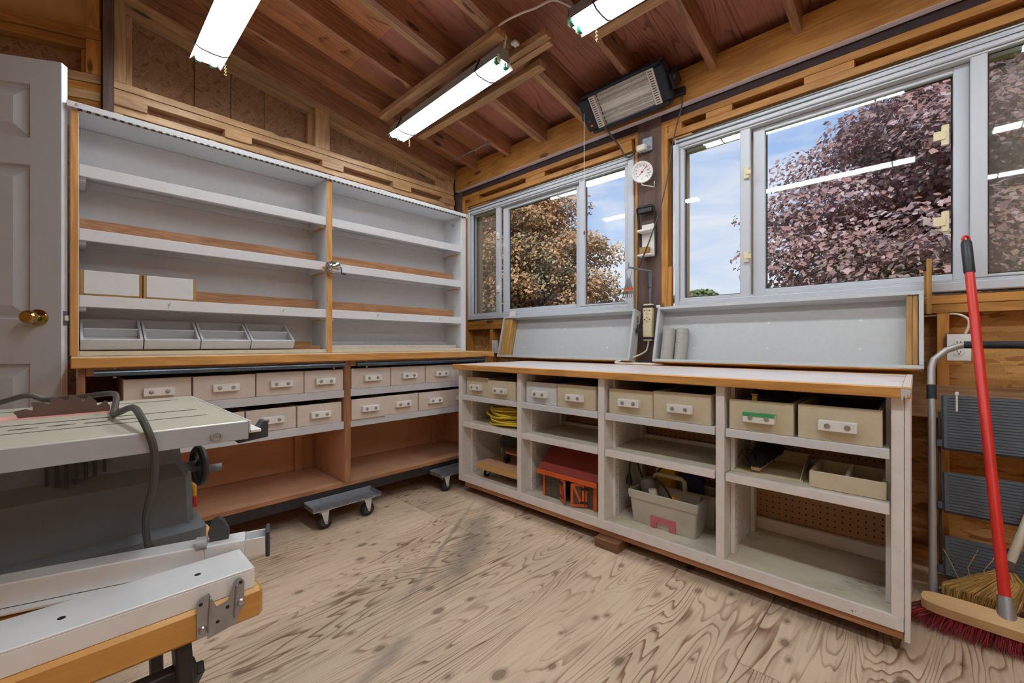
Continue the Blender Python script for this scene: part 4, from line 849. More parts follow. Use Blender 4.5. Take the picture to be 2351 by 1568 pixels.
for q in range(900):
    t = rnd.uniform(-.13, .13); w = rnd.uniform(-.024, .024); p = Vector((1.955, .442, .494))+d*t+sd_*w; e = p+Vector((rnd.uniform(-.02, .012), rnd.uniform(-.006, .026)+w*.6, rnd.uniform(.045, .066))); n_ = Vector((.0012, .0012, 0)); m.add([tuple(p-n_), tuple(p+n_), tuple(e)], [(0, 1, 2)])
    m.add([tuple(p+Vector((-.0012, .0012, 0))), tuple(p-Vector((-.0012, .0012, 0))), tuple(e)], [(0, 1, 2)])
b_ = obj('bristles', m, 'bristle_dark', hb, smooth=False); b_['kind'] = 'stuff'
dv = thing('divided_tray', 'cream two-compartment tray at the right of the dustpan', 'tray', (1.92, .17, .4565))
T = Matrix.Translation(Vector((1.815, .173, .4567))) @ Matrix.Rotation(R(-90), 4, 'Z'); w, d, h = .206, .21, .056; bc = 'bin_cream'
for n_, q in (('front_board', (-w/2, w/2, 0, .012, 0, h)), ('back_board', (-w/2, w/2, d-.012, d, 0, h)), ('side_board', (-w/2, -w/2+.012, .0125, d-.0125, 0, h)), ('side_board', (w/2-.012, w/2, .0125, d-.0125, 0, h)), ('divider', (-.005, .007, .0125, d-.0125, .0065, h)), ('base_board', (-w/2+.0125, w/2-.0125, .0125, d-.0125, 0, .006))): obj(n_, MB(T).box(*q), bc if n_ != 'divider' else 'cream_paint', dv)
# ------------------------------------------------------------------ shallow boxes under the windows, leaning out at the bottom
def wall_tray(y0, y1, label):
    """local z runs up the tilted back, local x out of the wall"""
    t = thing('wall_tray', label, 'tray', (2.55, (y0+y1)/2, .85), group=None)
    ang = math.atan2(.08, .335); T = Matrix.Translation(Vector((2.552, 0, .836))) @ Matrix.Rotation(ang, 4, 'Y'); Rt = T.to_3x3(); h, d, th = .345, .085, .016
    def bx(n, mt, a, b_, c, d_, e, f, ax): obj(n, MB(T).box(a, b_, c, d_, e, f), mt, t, rot=Rt @ AX[ax].to_3x3())
    bx('back_panel', 'white_paint', -.008, 0, y0, y1, 0, h, 'y'); bx('top_board', 'white_paint', -d, -.0085, y0, y1, h-th, h, 'y'); bx('bottom_board', 'white_paint', -d, -.0085, y0, y1, 0, th, 'y')
    bx('side_board', 'white_paint', -d, -.0085, y0, y0+th, th+.0005, h-th-.0005, 'z'); bx('side_board', 'white_paint', -d, -.0085, y1-th, y1, th+.0005, h-th-.0005, 'z')
    bx('bottom_edge', 'amber_edge', -d, -.001, y0+.01, y1-.01, -.003, -.0005, 'y')
    B('mounting_cleat', t, 'amber', 2.60, 2.639, y0+.1, y1-.1, 1.0, 1.05)
    n = 3 if y1-y0 > 1.22 else 3
    m = MB(T)
    for zz in (.10, .24):
        for q in range(3): yy = y0+(y1-y0)*(.18+.32*q); m.lathe([(0, 0), (.007, 0), (.0065, .0015), (0, .002)], (-.0082, yy, zz), (-1, 0, 0), 10)
    obj('screw', m, 'grey_strip', t)
    return T, Rt
T1, R1 = wall_tray(1.325, 2.53, 'shallow white tray leaning below the window nearest the corner')
T2, R2 = wall_tray(-.022, 1.172, 'shallow white tray leaning below the right window')
o = obj('stick', MB(T1).box(-.075, -.012, 2.428, 2.512, .017, .325, .003), 'stick', None, rot=R1 @ AX['z'].to_3x3()); tag(o, 'thick wood offcut upright at the left end of the left wall tray', 'wood offcut')
o = obj('paint_scraper_card', MB(T1).box(-.05, -.03, 2.44, 2.50, .346, .40, .001), 'cream_paint', None); tag(o, 'cream card standing on top of the left wall tray', 'card')
for a, b_, lab in ((-.004, .0135, 'right one of the two wood strips upright in the right wall tray'), (.0142, .034, 'left one of the two wood strips upright in the right wall tray')):
    o = obj('wood_strip', MB(T2).box(-.078, -.0095, a, b_, .0165, .328, .002), 'stick', None, rot=R2 @ AX['z'].to_3x3()); tag(o, lab, 'wood strip', 'wood strips in the right wall tray')
for yy, r_, lab in ((1.098, .0385, 'left grey paper roll standing in the right wall tray'), (1.018, .034, 'right grey paper roll with dark specks standing in the right wall tray')):
    o = obj('paper_roll', MB(T2).lathe([(.008, 0), (r_-.002, 0), (r_, .002), (r_, .192), (r_-.002, .194), (.010, .194), (.008, .18), (.008, .01)], (-.0445, yy, .0165), (0, 0, 1), 28), 'paper_grey', None); tag(o, lab, 'paper roll', 'paper rolls')
    if r_ < .035:
        m = MB(T2)
        for q in range(8): m.cyl((-.0445-r_*.96, yy+.010, .05+.018*q), (-.0447-r_*.97, yy+.010, .05+.018*q), .0022, 6)
        obj('speck', m, 'dial_black', o)
o = thing('bracket_board', 'small stepped wooden bracket beside the right wall tray', 'bracket', (2.60, -.035, 1.07)); B('upright', o, 'stick', 2.578, 2.60, -.047, -.030, 1.09, 1.33); B('lug', o, 'stick', 2.60, 2.615, -.045, -.022, 1.17, 1.28)
# ------------------------------------------------------------------ outlets
def outlet(y, z, lab, x=XS-.004):
    t = thing('wall_outlet', lab, 'outlet', (x, y, z-.057))
    obj('cover_plate', MB().box(x-.006, x, y-.036, y+.036, z-.057, z+.057, .003), 'white_plastic', t)
    for s in (-1, 1):
        r_ = obj('receptacle', MB().lathe([(0, 0), (.0165, 0), (.016, .0025), (0, .003)], (x-.006, y, z+s*.02), (-1, 0, 0), 20), 'white_plastic', t); zz = z+s*.02
        obj('slots', MB().box(x-.0096, x-.009, y+.004, y+.0065, zz-.001, zz+.008, 0).box(x-.0096, x-.009, y-.0065, y-.004, zz-.001, zz+.007, 0).cyl((x-.009, y, zz-.007), (x-.0096, y, zz-.007), .0028, 8), 'dial_black', r_)
    return t
outlet(-.13, .945, 'white duplex outlet behind the folded step ladder'); outlet(2.722, .937, 'white duplex outlet left of the leaning wall tray in the corner')
o = obj('outlet_cable', MB().tube([(2.66, .0, 1.085), (2.66, -.06, 1.088), (2.645, -.12, 1.09), (2.64, -.155, 1.07), (2.642, -.160, 1.04), (2.645, -.15, 1.004)], .0045, 8, 5), 'cable_white'); tag(o, 'white cable looping down into the outlet behind the ladder', 'cable')
# ------------------------------------------------------------------ things on the brown post
xp = XS-.001
pw = thing('power_strip', 'ivory power strip with black bands on the brown post', 'power strip', (xp, 1.268, .978))
obj('body', MB().box(xp-.036, xp, 1.236, 1.300, .980, 1.222, .006), 'ivory', pw)
for z in (.990, 1.196): B('band', pw, 'black_plastic', xp-.0375, xp-.0005, 1.2345, 1.3015, z, z+.016)
B('breaker_box', pw, 'ivory', xp-.040, xp-.0365, 1.240, 1.296, 1.012, 1.088)
for i, z in enumerate((1.18, 1.155, 1.130, 1.105)):
    m = MB().cyl((xp-.036, 1.270, z+.008), (xp-.0366, 1.270, z+.008), .003, 8)
    for s in (-.006, .006): m.box(xp-.0366, xp-.036, 1.268+s-.001, 1.268+s+.002, z-.004, z+.003, 0)
    obj('socket', m, 'dial_black', pw)
m = MB()
for y in (1.252, 1.287):
    for z in (1.12, 1.178): m.cyl((xp-.036, y, z), (xp-.0366, y, z), .0042, 10)
obj('mounting_hole', m, 'dial_black', pw)
obj('cord', MB().tube([(xp-.018, 1.268, .981), (xp-.018, 1.272, .95), (xp-.03, 1.285, .91), (2.52, 1.33, .872), (2.47, 1.395, .852), (2.462, 1.42, .841), (2.475, 1.38, .8375), (2.50, 1.26, .8372), (2.53, 1.16, .8372), (2.505, 1.12, .8372), (2.48, 1.18, .8372), (2.475, 1.30, .8372)], .0058, 8, 6), 'cable_white', pw)
th = thing('thermometer', 'round white dial thermometer on a wire arm on the brown post', 'thermometer', (2.6, 1.285, 2.0))
tc_ = Vector((2.565, 1.285, 2.072)); nn = Vector((-.80, -.46, -.12)).normalized()
obj('case', MB().lathe([(0, -.012), (.064, -.012), (.068, -.008), (.068, .002), (.064, .005), (.060, .003), (0, .003)], tc_, nn, 40), 'white_plastic', th)
ux = Vector((0, 0, 1)).cross(nn).normalized(); uz = nn.cross(ux)
m = MB()
for q in range(33):
    a = R(225-270*q/32); l0 = .050 if q % 2 else .046; d_ = ux*math.cos(a)+uz*math.sin(a)
    m.beam(tc_+nn*.0036+d_*l0, tc_+nn*.0036+d_*.055, .0011 if q % 2 else .002, .0006, nn, 0)
obj('scale_marks', m, 'dial_black', th)
def text(name, s, size, mat, par, o, u, v, depth=.0006, align='CENTER'):
    cu = bpy.data.curves.new(name, 'FONT'); cu.body = s; cu.size = size; cu.extrude = depth; cu.align_x = align; cu.align_y = 'CENTER'
    tmp = bpy.data.objects.new(name+'_tmp', cu); C.objects.link(tmp); bpy.context.view_layer.update()
    me = bpy.data.meshes.new_from_object(tmp.evaluated_get(bpy.context.evaluated_depsgraph_get())); bpy.data.objects.remove(tmp)
    u, v = Vector(u).normalized(), Vector(v).normalized(); w = u.cross(v); M_ = Matrix((u, v, w)).transposed().to_4x4(); M_.translation = Vector(o)
    me.materials.clear(); me.materials.append(MAT[mat]); ob = bpy.data.objects.new(name, me); return link(ob, par, M_)
for q, s in enumerate(('-60', '-40', '-20', '0', '20', '40', '60', '80', '100', '120')):
    a = R(225-270*q/9); d_ = ux*math.cos(a)+uz*math.sin(a); text('number', s, .0115, 'dial_black', th, tc_+nn*.0036+d_*.039, ux, uz)
text('unit_mark', 'F', .010, 'dial_black', th, tc_+nn*.0036-uz*.046, ux, uz)
d_ = (ux*.62+uz*.78).normalized(); obj('needle', MB().beam(tc_+nn*.005-d_*.026, tc_+nn*.005+d_*.048, .0028, .0008, nn, 0), 'dial_red', th); obj('needle_hub', MB().lathe([(0, 0), (.006, 0), (.005, .003), (0, .004)], tc_+nn*.004, nn, 14), 'dial_red', th)
obj('wire_arm', MB().tube([tc_-uz*.066-nn*.002, tc_-uz*.078-nn*.01, (2.635, 1.236, 1.982), (2.639, 1.236, 2.02)], .0035, 8), 'white_plastic', th)
pb = thing('junction_box', 'grey outlet box with plugged adapter near the top of the brown post', 'outlet box', (xp, 1.278, 2.23))
obj('box', MB().box(xp-.018, xp, 1.243, 1.312, 2.222, 2.312, .003), 'galvanised', pb); obj('adapter', MB().box(xp-.06, xp-.0185, 1.272, 1.335, 2.222, 2.262, .006), 'cable_white', pb)
hr = thing('sanding_block_rack', 'black framed white wall rack with two ledges on the brown post', 'rack', (xp, 1.272, 1.52))
obj('frame', MB().tube([(xp-.015, 1.326, 1.60), (xp-.02, 1.33, 1.70), (xp-.03, 1.333, 1.80), (xp-.045, 1.334, 1.845), (xp-.05, 1.325, 1.852), (xp-.05, 1.235, 1.852), (xp-.045, 1.222, 1.845), (xp-.02, 1.220, 1.78), (xp-.014, 1.220, 1.66), (xp-.012, 1.220, 1.535)], .0085, 8), 'black_plastic', hr)
obj('top_bar', MB().box(xp-.05, xp-.012, 1.232, 1.326, 1.815, 1.848, .004), 'black_plastic', hr)
obj('back_plate', MB().box(xp-.012, xp-.001, 1.228, 1.318, 1.54, 1.745, .002), 'cream_paint', hr); obj('ledge', MB().box(xp-.07, xp-.0125, 1.232, 1.325, 1.688, 1.704, .004), 'cream_paint', hr); obj('ledge', MB().box(xp-.065, xp-.0125, 1.224, 1.325, 1.530, 1.545, .004), 'cream_paint', hr)
o = obj('sanding_block', MB().box(xp-.05, xp-.013, 1.256, 1.316, 1.546, 1.592, .003), 'stick'); tag(o, 'small wood sanding block on the lower ledge of the wall rack', 'block')
br = thing('shelf_bracket', 'grey pressed steel shelf bracket screwed upside down to the brown post', 'bracket', (xp, 1.262, 1.22))
obj('upright_arm', MB().prism([(-.011, 1.44), (.011, 1.44), (.005, 1.225), (-.005, 1.225)], (xp-.004, 1.263, 0), (0, 1, 0), (0, 0, 1), (1, 0, 0), .004).prism([(0, 1.43), (-.02, 1.43), (-.004, 1.24), (0, 1.24)], (xp-.004, 1.262, 0), (1, 0, 0), (0, 0, 1), (0, 1, 0), .003), 'bracket_grey', br)
obj('level_arm', MB().beam((xp-.002, 1.263, 1.438), (2.485, 1.338, 1.452), .018, .010, b=.002), 'bracket_grey', br)
obj('screw', MB().cyl((xp-.004, 1.269, 1.33), (xp-.018, 1.269, 1.33), .008, 10), 'brass', br)
ky = thing('key_ring', 'ring with a fan of keys hanging from the steel bracket', 'keys', (2.49, 1.335, 1.24))
kc = Vector((2.488, 1.337, 1.422)); obj('hook', MB().tube([(2.488, 1.337, 1.485), (2.486, 1.337, 1.452), (2.488, 1.337, 1.445)], .002, 6), 'saw_dark', ky)
obj('ring', MB().tube([kc+Vector((0, 0, .024)), kc+Vector((0, .016, .018)), kc+Vector((0, .022, 0)), kc+Vector((0, .012, -.024)), kc+Vector((0, .010, -.04)), kc+Vector((0, -.010, -.04)), kc+Vector((0, -.012, -.024)), kc+Vector((0, -.022, 0)), kc+Vector((0, -.016, .018)), kc+Vector((0, 0, .024))], .0022, 6, 4), 'steel', ky)
for i in range(6):
    t_ = (i-2.5)/2.5; a0 = kc+Vector((-.002*i, -t_*.010, -.04)); a1 = kc+Vector((-.002*i, -t_*.032, -.118)); kk = obj('key_strap', MB().beam(a0, a1, .0085, .002, (1, 0, 0), 0), 'steel', ky)
    obj('key_tag', MB().beam(a0+(a1-a0)*.80, a0+(a1-a0)*1.0, .0095, .0026, (1, 0, 0), 0), 'orange_paint', kk)
    a2 = kc+Vector((-.002*i-.003, -t_*.042, -.165)); obj('key', MB().beam(a1, a2, .0045, .002, (1, 0, 0), 0).lathe([(0, -.001), (.011, -.001), (.011, .001), (0, .001)], a1+(a2-a1)*.3, (1, 0, 0), 12), 'brass' if i in (0, 2) else 'chrome', kk)
lc = thing('electric_lead', 'black heater lead running down past the brown post to a hanging plug', 'cord', (2.6, 1.2, .95))
obj('lead', MB().tube([(2.582, 1.03, 2.472), (2.588, 1.04, 2.40), (2.60, 1.09, 2.25), (2.60, 1.125, 2.05), (2.592, 1.14, 1.95), (2.575, 1.172, 1.80), (2.55, 1.225, 1.62), (2.585, 1.30, 1.50), (2.61, 1.333, 1.45), (2.612, 1.337, 1.30), (2.60, 1.335, 1.18), (2.565, 1.312, 1.10)], .0042, 8, 6), 'cable', lc)
obj('plug', MB().lathe([(.005, .055), (.008, .05), (.009, .03), (.016, .022), (.017, .0), (0, .0)], (2.562, 1.3085, 1.035), (.05, .05, 1), 12), 'black_plastic', lc)
o = obj('label_tape', MB().box(XS-.0022, XS-.0012, 1.196, 1.222, 1.196, 1.213, 0), 'white_plastic'); tag(o, 'small white embossed label tape at the foot of the brown post', 'label')
# ------------------------------------------------------------------ heater on the beam
ht = thing('radiant_heater', 'black radiant heater with wire grille tilted down under the beam', 'heater', (2.5, 1.33, 2.39))
fb, ft = Vector((2.492, 0, 2.398)), Vector((2.325, 0, 2.575)); uz = (ft-fb).normalized(); nf = Vector((-uz.z, 0, uz.x)).normalized(); hh = (ft-fb).length
if nf.z > 0: nf = -nf
TH = Matrix(((0, uz.x, nf.x, fb.x), (1, 0, 0, 0), (0, uz.z, nf.z, fb.z), (0, 0, 0, 1)))     # local x: along the wall, y: up the face, z: out of the face
ya, yb = 1.062, 1.602; RT = TH.to_3x3()
if RT.determinant() < 0: RT = RT @ Matrix.Diagonal((1, 1, -1))
def HB(n, mt, *q, par=ht, b=.003): return obj(n, MB(TH).box(*q, b), mt, par)
HB('back_shell', 'heater_black', ya, yb, 0, hh, -.10, -.085, b=.01)
for q in ((ya, yb, -.004, .02, -.0845, .004), (ya, yb, hh-.02, hh+.004, -.0845, .004), (ya-.012, ya+.045, .0205, hh-.0205, -.0845, .004), (yb-.05, yb+.03, .0205, hh-.0205, -.0845, .004)): HB('housing', 'heater_black', *q, b=.008)
for a, b_ in ((ya+.0455, ya+.09), (yb-.095, yb-.0505)):
    p = HB('end_panel', 'heater_panel', a, b_, .021, hh-.021, -.03, .001)
    m = MB(TH); nS = 14
    for q in range(nS): yy = .034+(hh-.068)*q/(nS-1); m.box(a+.010, b_-.010, yy-.0025, yy+.0025, .001, .0016, 0)
    obj('vent_slot', m, 'dial_black', p)
HB('reflector', 'reflector', ya+.091, yb-.096, .021, hh-.021, -.044, -.040, b=0)
for yy in (hh*.33, hh*.70):
    HB('reflector_rib', 'reflector', ya+.091, yb-.096, yy-.028, yy-.024, -.0395, -.022, b=0); HB('reflector_rib', 'reflector', ya+.091, yb-.096, yy+.024, yy+.028, -.0395, -.022, b=0)
    obj('quartz_tube', MB(TH).cyl((ya+.091, yy, -.024), (yb-.096, yy, -.024), .008, 14), 'quartz', ht)
m = MB(TH)
for q in range(44): xx = ya+.095+(yb-ya-.195)*q/43; m.box(xx-.0005, xx+.0005, .022, hh-.022, -.006, -.0048, 0)
for q in range(8): yy = .03+(hh-.06)*q/7; m.box(ya+.092, yb-.097, yy-.0006, yy+.0006, -.0048, -.0036, 0)
obj('wire_grille', m, 'heater_panel', ht)
obj('mount_bracket', MB(TH).box(ya-.03, ya-.016, hh*.25, hh*.6, -.17, -.03, .003), 'black_plastic', ht); obj('mount_bracket', MB(TH).box(yb+.034, yb+.046, hh*.25, hh*.6, -.17, -.03, .003), 'black_plastic', ht)
obj('mount_rail', MB().box(2.566, 2.594, ya-.05, yb+.06, 2.475, 2.52, .004), 'black_plastic', ht); obj('swivel_knob', MB(TH).cyl((yb+.047, hh*.42, -.06), (yb+.065, hh*.42, -.06), .018, 16), 'black_plastic', ht); obj('swivel_knob', MB(TH).cyl((ya-.031, hh*.5, -.06), (ya-.05, hh*.5, -.06), .02, 16), 'black_plastic', ht)
obj('warning_mark', MB(TH).box(yb-.02, yb-.004, .05, .062, .004, .0046, 0).box(yb-.016, yb+.0, .085, .09, .004, .0046, 0), 'orange_paint', ht)
o = thing('pull_string', 'thin white pull string with bead hanging from the heater', 'string', (2.38, 1.625, 1.84)); obj('string', MB().tube([(2.388, 1.61, 2.512), (2.392, 1.612, 2.1), (2.392, 1.612, 1.72)], .0016, 6), 'white_plastic', o); obj('bead', MB().lathe([(0, 0), (.006, .004), (.006, .016), (.002, .026), (0, .028)], (2.392, 1.612, 1.692), (0, 0, 1), 10), 'block_wood', o)
o = obj('heater_lead', MB().tube([(2.47, 1.50, 2.40), (2.52, 1.485, 2.36), (2.59, 1.46, 2.30), (2.60, 1.43, 2.235), (2.605, 1.40, 2.215), (2.61, 1.37, 2.225), (2.60, 1.34, 2.245)], .0055, 8, 6), 'cable'); tag(o, 'grey lead dropping from the heater to the outlet box', 'cord')
# ------------------------------------------------------------------ fluorescent lamps
def make_lamp():
    """origin at the middle of the tubes; length along local y"""
    t = thing('fluorescent_lamp', 'x', 'lamp'); L_ = 1.235; w = .074
    P = [(-.036, .078), (.036, .078), (.038, .030), (w, -.008), (w, -.010), (.036, .027), (-.036, .027), (-w, -.010), (-w, -.008), (-.038, .030)]
    obj('housing', MB().prism(P, (0, -L_/2, 0), (1, 0, 0), (0, 0, 1), (0, 1, 0), L_), 'lamp_back', t, smooth=False)
    obj('reflector', MB().add([(-.0735, -L_/2, -.0105), (-.036, -L_/2, .0255), (.036, -L_/2, .0255), (.0735, -L_/2, -.0105), (-.0735, L_/2, -.0105), (-.036, L_/2, .0255), (.036, L_/2, .0255), (.0735, L_/2, -.0105)], [(0, 1, 5, 4), (1, 2, 6, 5), (2, 3, 7, 6)]), 'lamp_white', t, smooth=False)
    for s in (-1, 1):
        tb_ = obj('tube', MB().cyl((s*.034, -L_/2+.03, 0), (s*.034, L_/2-.03, 0), .0185, 12), 'tube_glow', t)
        for e in (-1, 1):
            obj('tube_cap', MB().cyl((s*.034, e*(L_/2-.0295), 0), (s*.034, e*(L_/2-.012), 0), .0188, 16), 'lamp_green', tb_); obj('socket', MB().box(s*.034-.011, s*.034+.011, min(e*(L_/2-.0115), e*(L_/2+.004)), max(e*(L_/2-.0115), e*(L_/2+.004)), -.012, .03, .003), 'lamp_white', tb_)
    for e in (-1, 1):
        obj('end_plate', MB().box(-.037, .037, min(e*(L_/2+.0045), e*(L_/2+.007)), max(e*(L_/2+.0045), e*(L_/2+.007)), .004, .075, .001), 'lamp_back', t)
        obj('retaining_band', MB().tube([(-.040, e*.45, .076), (-.076, e*.45, -.008), (-.050, e*.45, -.022), (0, e*.45, -.026), (.050, e*.45, -.022), (.076, e*.45, -.008), (.040, e*.45, .076)], .0048, 6), 'band_black', t)
        obj('hanging_chain', MB().tube([(0, e*.52, .075), (-.01, e*.52, .11), (-.03, e*.52, .14)], .0022, 6), 'steel', t)
    m = MB()
    for q in range(7): m.torus((.078, .53, -.016-.009*q), (1, 0, 0) if q % 2 else (0, 1, 0), .0042, .0011, 10, 5)
    obj('pull_chain', m, 'brass', t); return t
lp = make_lamp()
spots = [((1.735, 2.315, 2.56), 0, 'fluorescent lamp with two glowing tubes hung over the corner of the room'), ((1.775, .645, 2.565), 0, 'fluorescent lamp cut off by the top edge above the heater'), ((.545, 2.315, 2.56), 0, 'fluorescent lamp at upper left in front of the gable wall'),
         ((.545, .60, 2.50), 0, 'fluorescent lamp overhead, out of frame'), ((.545, -1.0, 2.56), 0, 'added fluorescent lamp behind the viewer, not seen'), ((1.775, -1.0, 2.565), 0, 'added fluorescent lamp right of the viewer, not seen'), ((-.75, -1.0, 2.56), 0, 'added fluorescent lamp at the unseen rear of the shed')]  # rear row of lamps is added out of view to hold the light level
for i, (loc, rz, lab) in enumerate(spots):
    Wm = Matrix.Translation(Vector(loc)) @ Matrix.Rotation(rz+(0 if i else R(-2.0)), 4, 'Z')
    if i == 0: lp.matrix_basis = Wm; WM[lp.name] = Wm; tag(lp, lab, 'lamp', 'fluorescent shop lamps')
    else: dup(lp, Wm, lab, 'fluorescent shop lamps')
o = obj('lamp_cable', MB().tube([(1.72, 1.705, 2.64), (1.71, 1.68, 2.70), (1.66, 1.70, 2.715), (1.63, 1.62, 2.70), (1.64, 1.50, 2.69), (1.66, 1.42, 2.685), (1.70, 1.33, 2.70), (1.76, 1.26, 2.66)], .006, 8, 6), 'cable_white'); tag(o, 'grey white cable running between two lamps along the rafters', 'cable')
hk = thing('hook_rod', 'short metal rod with small hooks fixed between two rafters', 'rod', (2.28, 2.72, 2.58))
obj('rod', MB().cyl((2.36, 2.93, 2.588), (2.36, 2.515, 2.588), .0075, 10), 'steel', hk)
for y in (2.93, 2.515): obj('end_flange', MB().cyl((2.36, y, 2.58), (2.36, y, 2.60), .016, 12), 'galvanised', hk)
for y in (2.74, 2.66): obj('s_hook', MB().tube([(2.36, y, 2.60), (2.368, y, 2.59), (2.36, y, 2.575), (2.36, y, 2.55), (2.352, y, 2.54), (2.346, y, 2.548)], .002, 6, 3), 'steel', hk)
# ------------------------------------------------------------------ folding work table with the table saw
wk = thing('work_table', 'folding work table with thick amber wood jaws carrying the table saw', 'work table', (-.2, 1.05, 0))
zt = .53
B('front_jaw', wk, 'bench_wood', -.60, .242, .842, .985, zt-.052, zt, .006); B('rear_jaw', wk, 'bench_wood', -.60, .235, 1.0, 1.245, zt-.052, zt, .006)
for x in (.13, -.45):
    for ys, ye in ((.88, .80), (1.20, 1.30)):
        obj('leg', MB().beam((x, ys, zt-.053), (x+(.02 if x > 0 else -.02), ye, .02), .045, .022, (1, 0, 0), .003), 'black_paint', wk)
    obj('brace', MB().beam((x+.03, .90, .40), (x+.03, 1.18, .12), .02, .012, (1, 0, 0), .002), 'black_paint', wk)
obj('cross_rail', MB().box(-.47, .15, .868, .892, .40, .43, .002), 'black_paint', wk); obj('cross_rail', MB().box(-.47, .15, .80, .82, .06, .09, .002), 'black_paint', wk)
obj('foot_wheel', MB().cyl((.06, .80, .0402), (.09, .80, .0402), .04, 20), 'rubber', wk)
hg = thing('joist_hanger', 'grey galvanised steel joist bracket screwed to the front of the work table', 'bracket', (.12, .84, .45))
P = [(-.052, -.062), (-.03, -.062), (-.03, -.068), (.035, -.060), (.035, -.05), (.046, -.035), (.052, -.035), (.052, .012), (.042, .020), (.03, .016), (.016, -.014), (-.010, -.018), (-.026, .010), (-.045, .006), (-.052, -.002)]
P = [(a*.64, b_*.95) for a, b_ in P]
obj('plate', MB().prism(P, (.178, .8412, zt+.012), (1, 0, 0), (0, 0, 1), (0, -1, 0), .0022), 'galvanised', hg)
obj('rib', MB().beam((.160, .8380, zt-.042), (.163, .8380, zt+.014), .003, .005, (0, 1, 0), .001), 'galvanised', hg); obj('rib', MB().beam((.197, .8380, zt-.034), (.200, .8380, zt+.020), .003, .005, (0, 1, 0), .001), 'galvanised', hg)
for x, z in ((.152, -.034), (.206, -.012)): obj('screw', MB().lathe([(0, 0), (.006, 0), (.004, .003), (0, .004)], (x, .8385, zt+z), (0, -1, 0), 12), 'steel', hg)
for x, z in ((.150, .008), (.206, .022), (.173, -.030), (.187, -.012)): obj('hole', MB().cyl((x, .8389, zt+z), (x, .8385, zt+z), .0028, 10), 'dial_black', hg)
# near aluminium bar
def bar_T(p0, p1):
    p0, p1 = Vector(p0), Vector(p1); x = (p1-p0).normalized(); y = Vector((0, 0, 1)).cross(x).normalized(); z = x.cross(y); T = Matrix((x, y, z)).transposed().to_4x4(); T.translation = p0; return T, (p1-p0).length
ab = thing('aluminium_bar', 'wide silver aluminium bar lying along the front of the work table', 'bar', (-.1, .9, zt))
Tb, l = bar_T((.230, .897, zt+.0005), (-.62, .899, zt+.0005))
obj('top_face', MB(Tb).box(0, l, -.048, .048, .031, .035, .001), 'alu', ab, rot=Tb.to_3x3())
for s in (-1, 1): obj('side_flange', MB(Tb).box(0, l, s*.048-.0015-(.0015 if s > 0 else -.0015), s*.048+.0015-(.0015 if s > 0 else -.0015), 0, .0308, .0005), 'alu', ab, rot=Tb.to_3x3())
obj('end_cap', MB(Tb).box(.001, .004, -.044, .044, .002, .030, .0005), 'saw_dark', ab, rot=Tb.to_3x3())
m = MB(Tb)
for x in (.075, .235, .40, .56): m.lathe([(0, 0), (.0048, 0), (.0046, .0006), (0, .0007)], (x, .006, .0348), (0, 0, 1), 14)
obj('bore_hole', m, 'dial_black', ab)
# rip fence
rf = thing('rip_fence', 'silver rip fence with dark grip and spring end lying beside the saw', 'fence', (0, .95, zt))
Tf, l = bar_T((.280, .962, zt+.004), (-.085, 1.075, zt+.004))
obj('beam', MB(Tf).box(.10, l, -.022, .022, .006, .046, .002), 'alu', rf, rot=Tf.to_3x3()); obj('lower_lip', MB(Tf).box(.12, l, .0225, .040, .003, .007, .0005), 'alu', rf, rot=Tf.to_3x3())
obj('clamp_head', MB(Tf).box(.035, .0995, -.022, .022, .010, .044, .002), 'alu', rf, rot=Tf.to_3x3())
obj('spring_channel', MB(Tf).box(0, .0345, -.022, -.019, .008, .042, .0005).box(0, .0345, .019, .022, .008, .042, .0005).box(0, .0345, -.0185, .0185, .008, .011, .0005), 'alu', rf, rot=Tf.to_3x3()); obj('end_hook', MB(Tf).box(-.008, -.0005, -.022, .022, .0, .052, .002), 'saw_dark', rf, rot=Tf.to_3x3())
m = MB(Tf); m.tube([(.003+.0011*q, .007*math.cos(q*1.05), .026+.007*math.sin(q*1.05)) for q in range(27)], .0012, 5); obj('spring', m, 'steel', rf)
obj('grip', MB(Tf).prism([(.062, .046), (.092, .046), (.096, .062), (.090, .082), (.080, .088), (.070, .080), (.062, .062)], (0, -.012, 0), (1, 0, 0), (0, 0, 1), (0, 1, 0), .016), 'saw_dark', rf, rot=Tf.to_3x3()); obj('grip_pivot', MB(Tf).cyl((.095, .016, .05), (.112, .016, .05), .012, 14), 'saw_side', rf)
# table saw ----------------------------------------------------------
ts = thing('table_saw', 'grey bench table saw with exposed toothed blade and cord draped over it', 'table saw', (-.12, 1.25, zt))
zs = .812; tx0, tx1, ty0, ty1 = -.52, .243, .935, 1.50
B('table_top', ts, 'saw_top', tx0, tx1, ty0+.004, ty1, zs-.006, zs, .002); B('table_edge', ts, 'saw_side', tx0, tx1, ty0, ty0+.0038, zs-.035, zs-.0005, .0015); B('table_edge', ts, 'saw_side', tx1-.004, tx1, ty0+.0042, ty1, zs-.035, zs-.0065); B('table_edge', ts, 'saw_side', tx0, tx1-.005, ty1-.004, ty1, zs-.035, zs-.0065)
for yy, hw in ((1.182, .0024), (1.076, .0014), (1.42, .0018)): obj('slot', MB().box(tx0+.002, tx1-.04, yy-hw, yy+hw, zs-.0002, zs+.0006, 0), 'groove', ts)
obj('end_rail', MB().box(tx1+.001, tx1+.022, ty0+.0, ty1+.0, zs-.024, zs-.018, .001).box(tx1+.001, tx1+.004, ty0, ty1, zs-.024, zs+.0, .0005), 'alu', ts)
obj('rail_end', MB().prism([(0, -.045), (.052, -.040), (.052, -.008), (.044, -.008), (.030, -.028), (.010, -.026), (0, -.026)], (tx1-.012, ty0+.02, zs), (1, 0, 0), (0, 0, 1), (0, 1, 0), .03), 'saw_dark', ts, smooth=False)
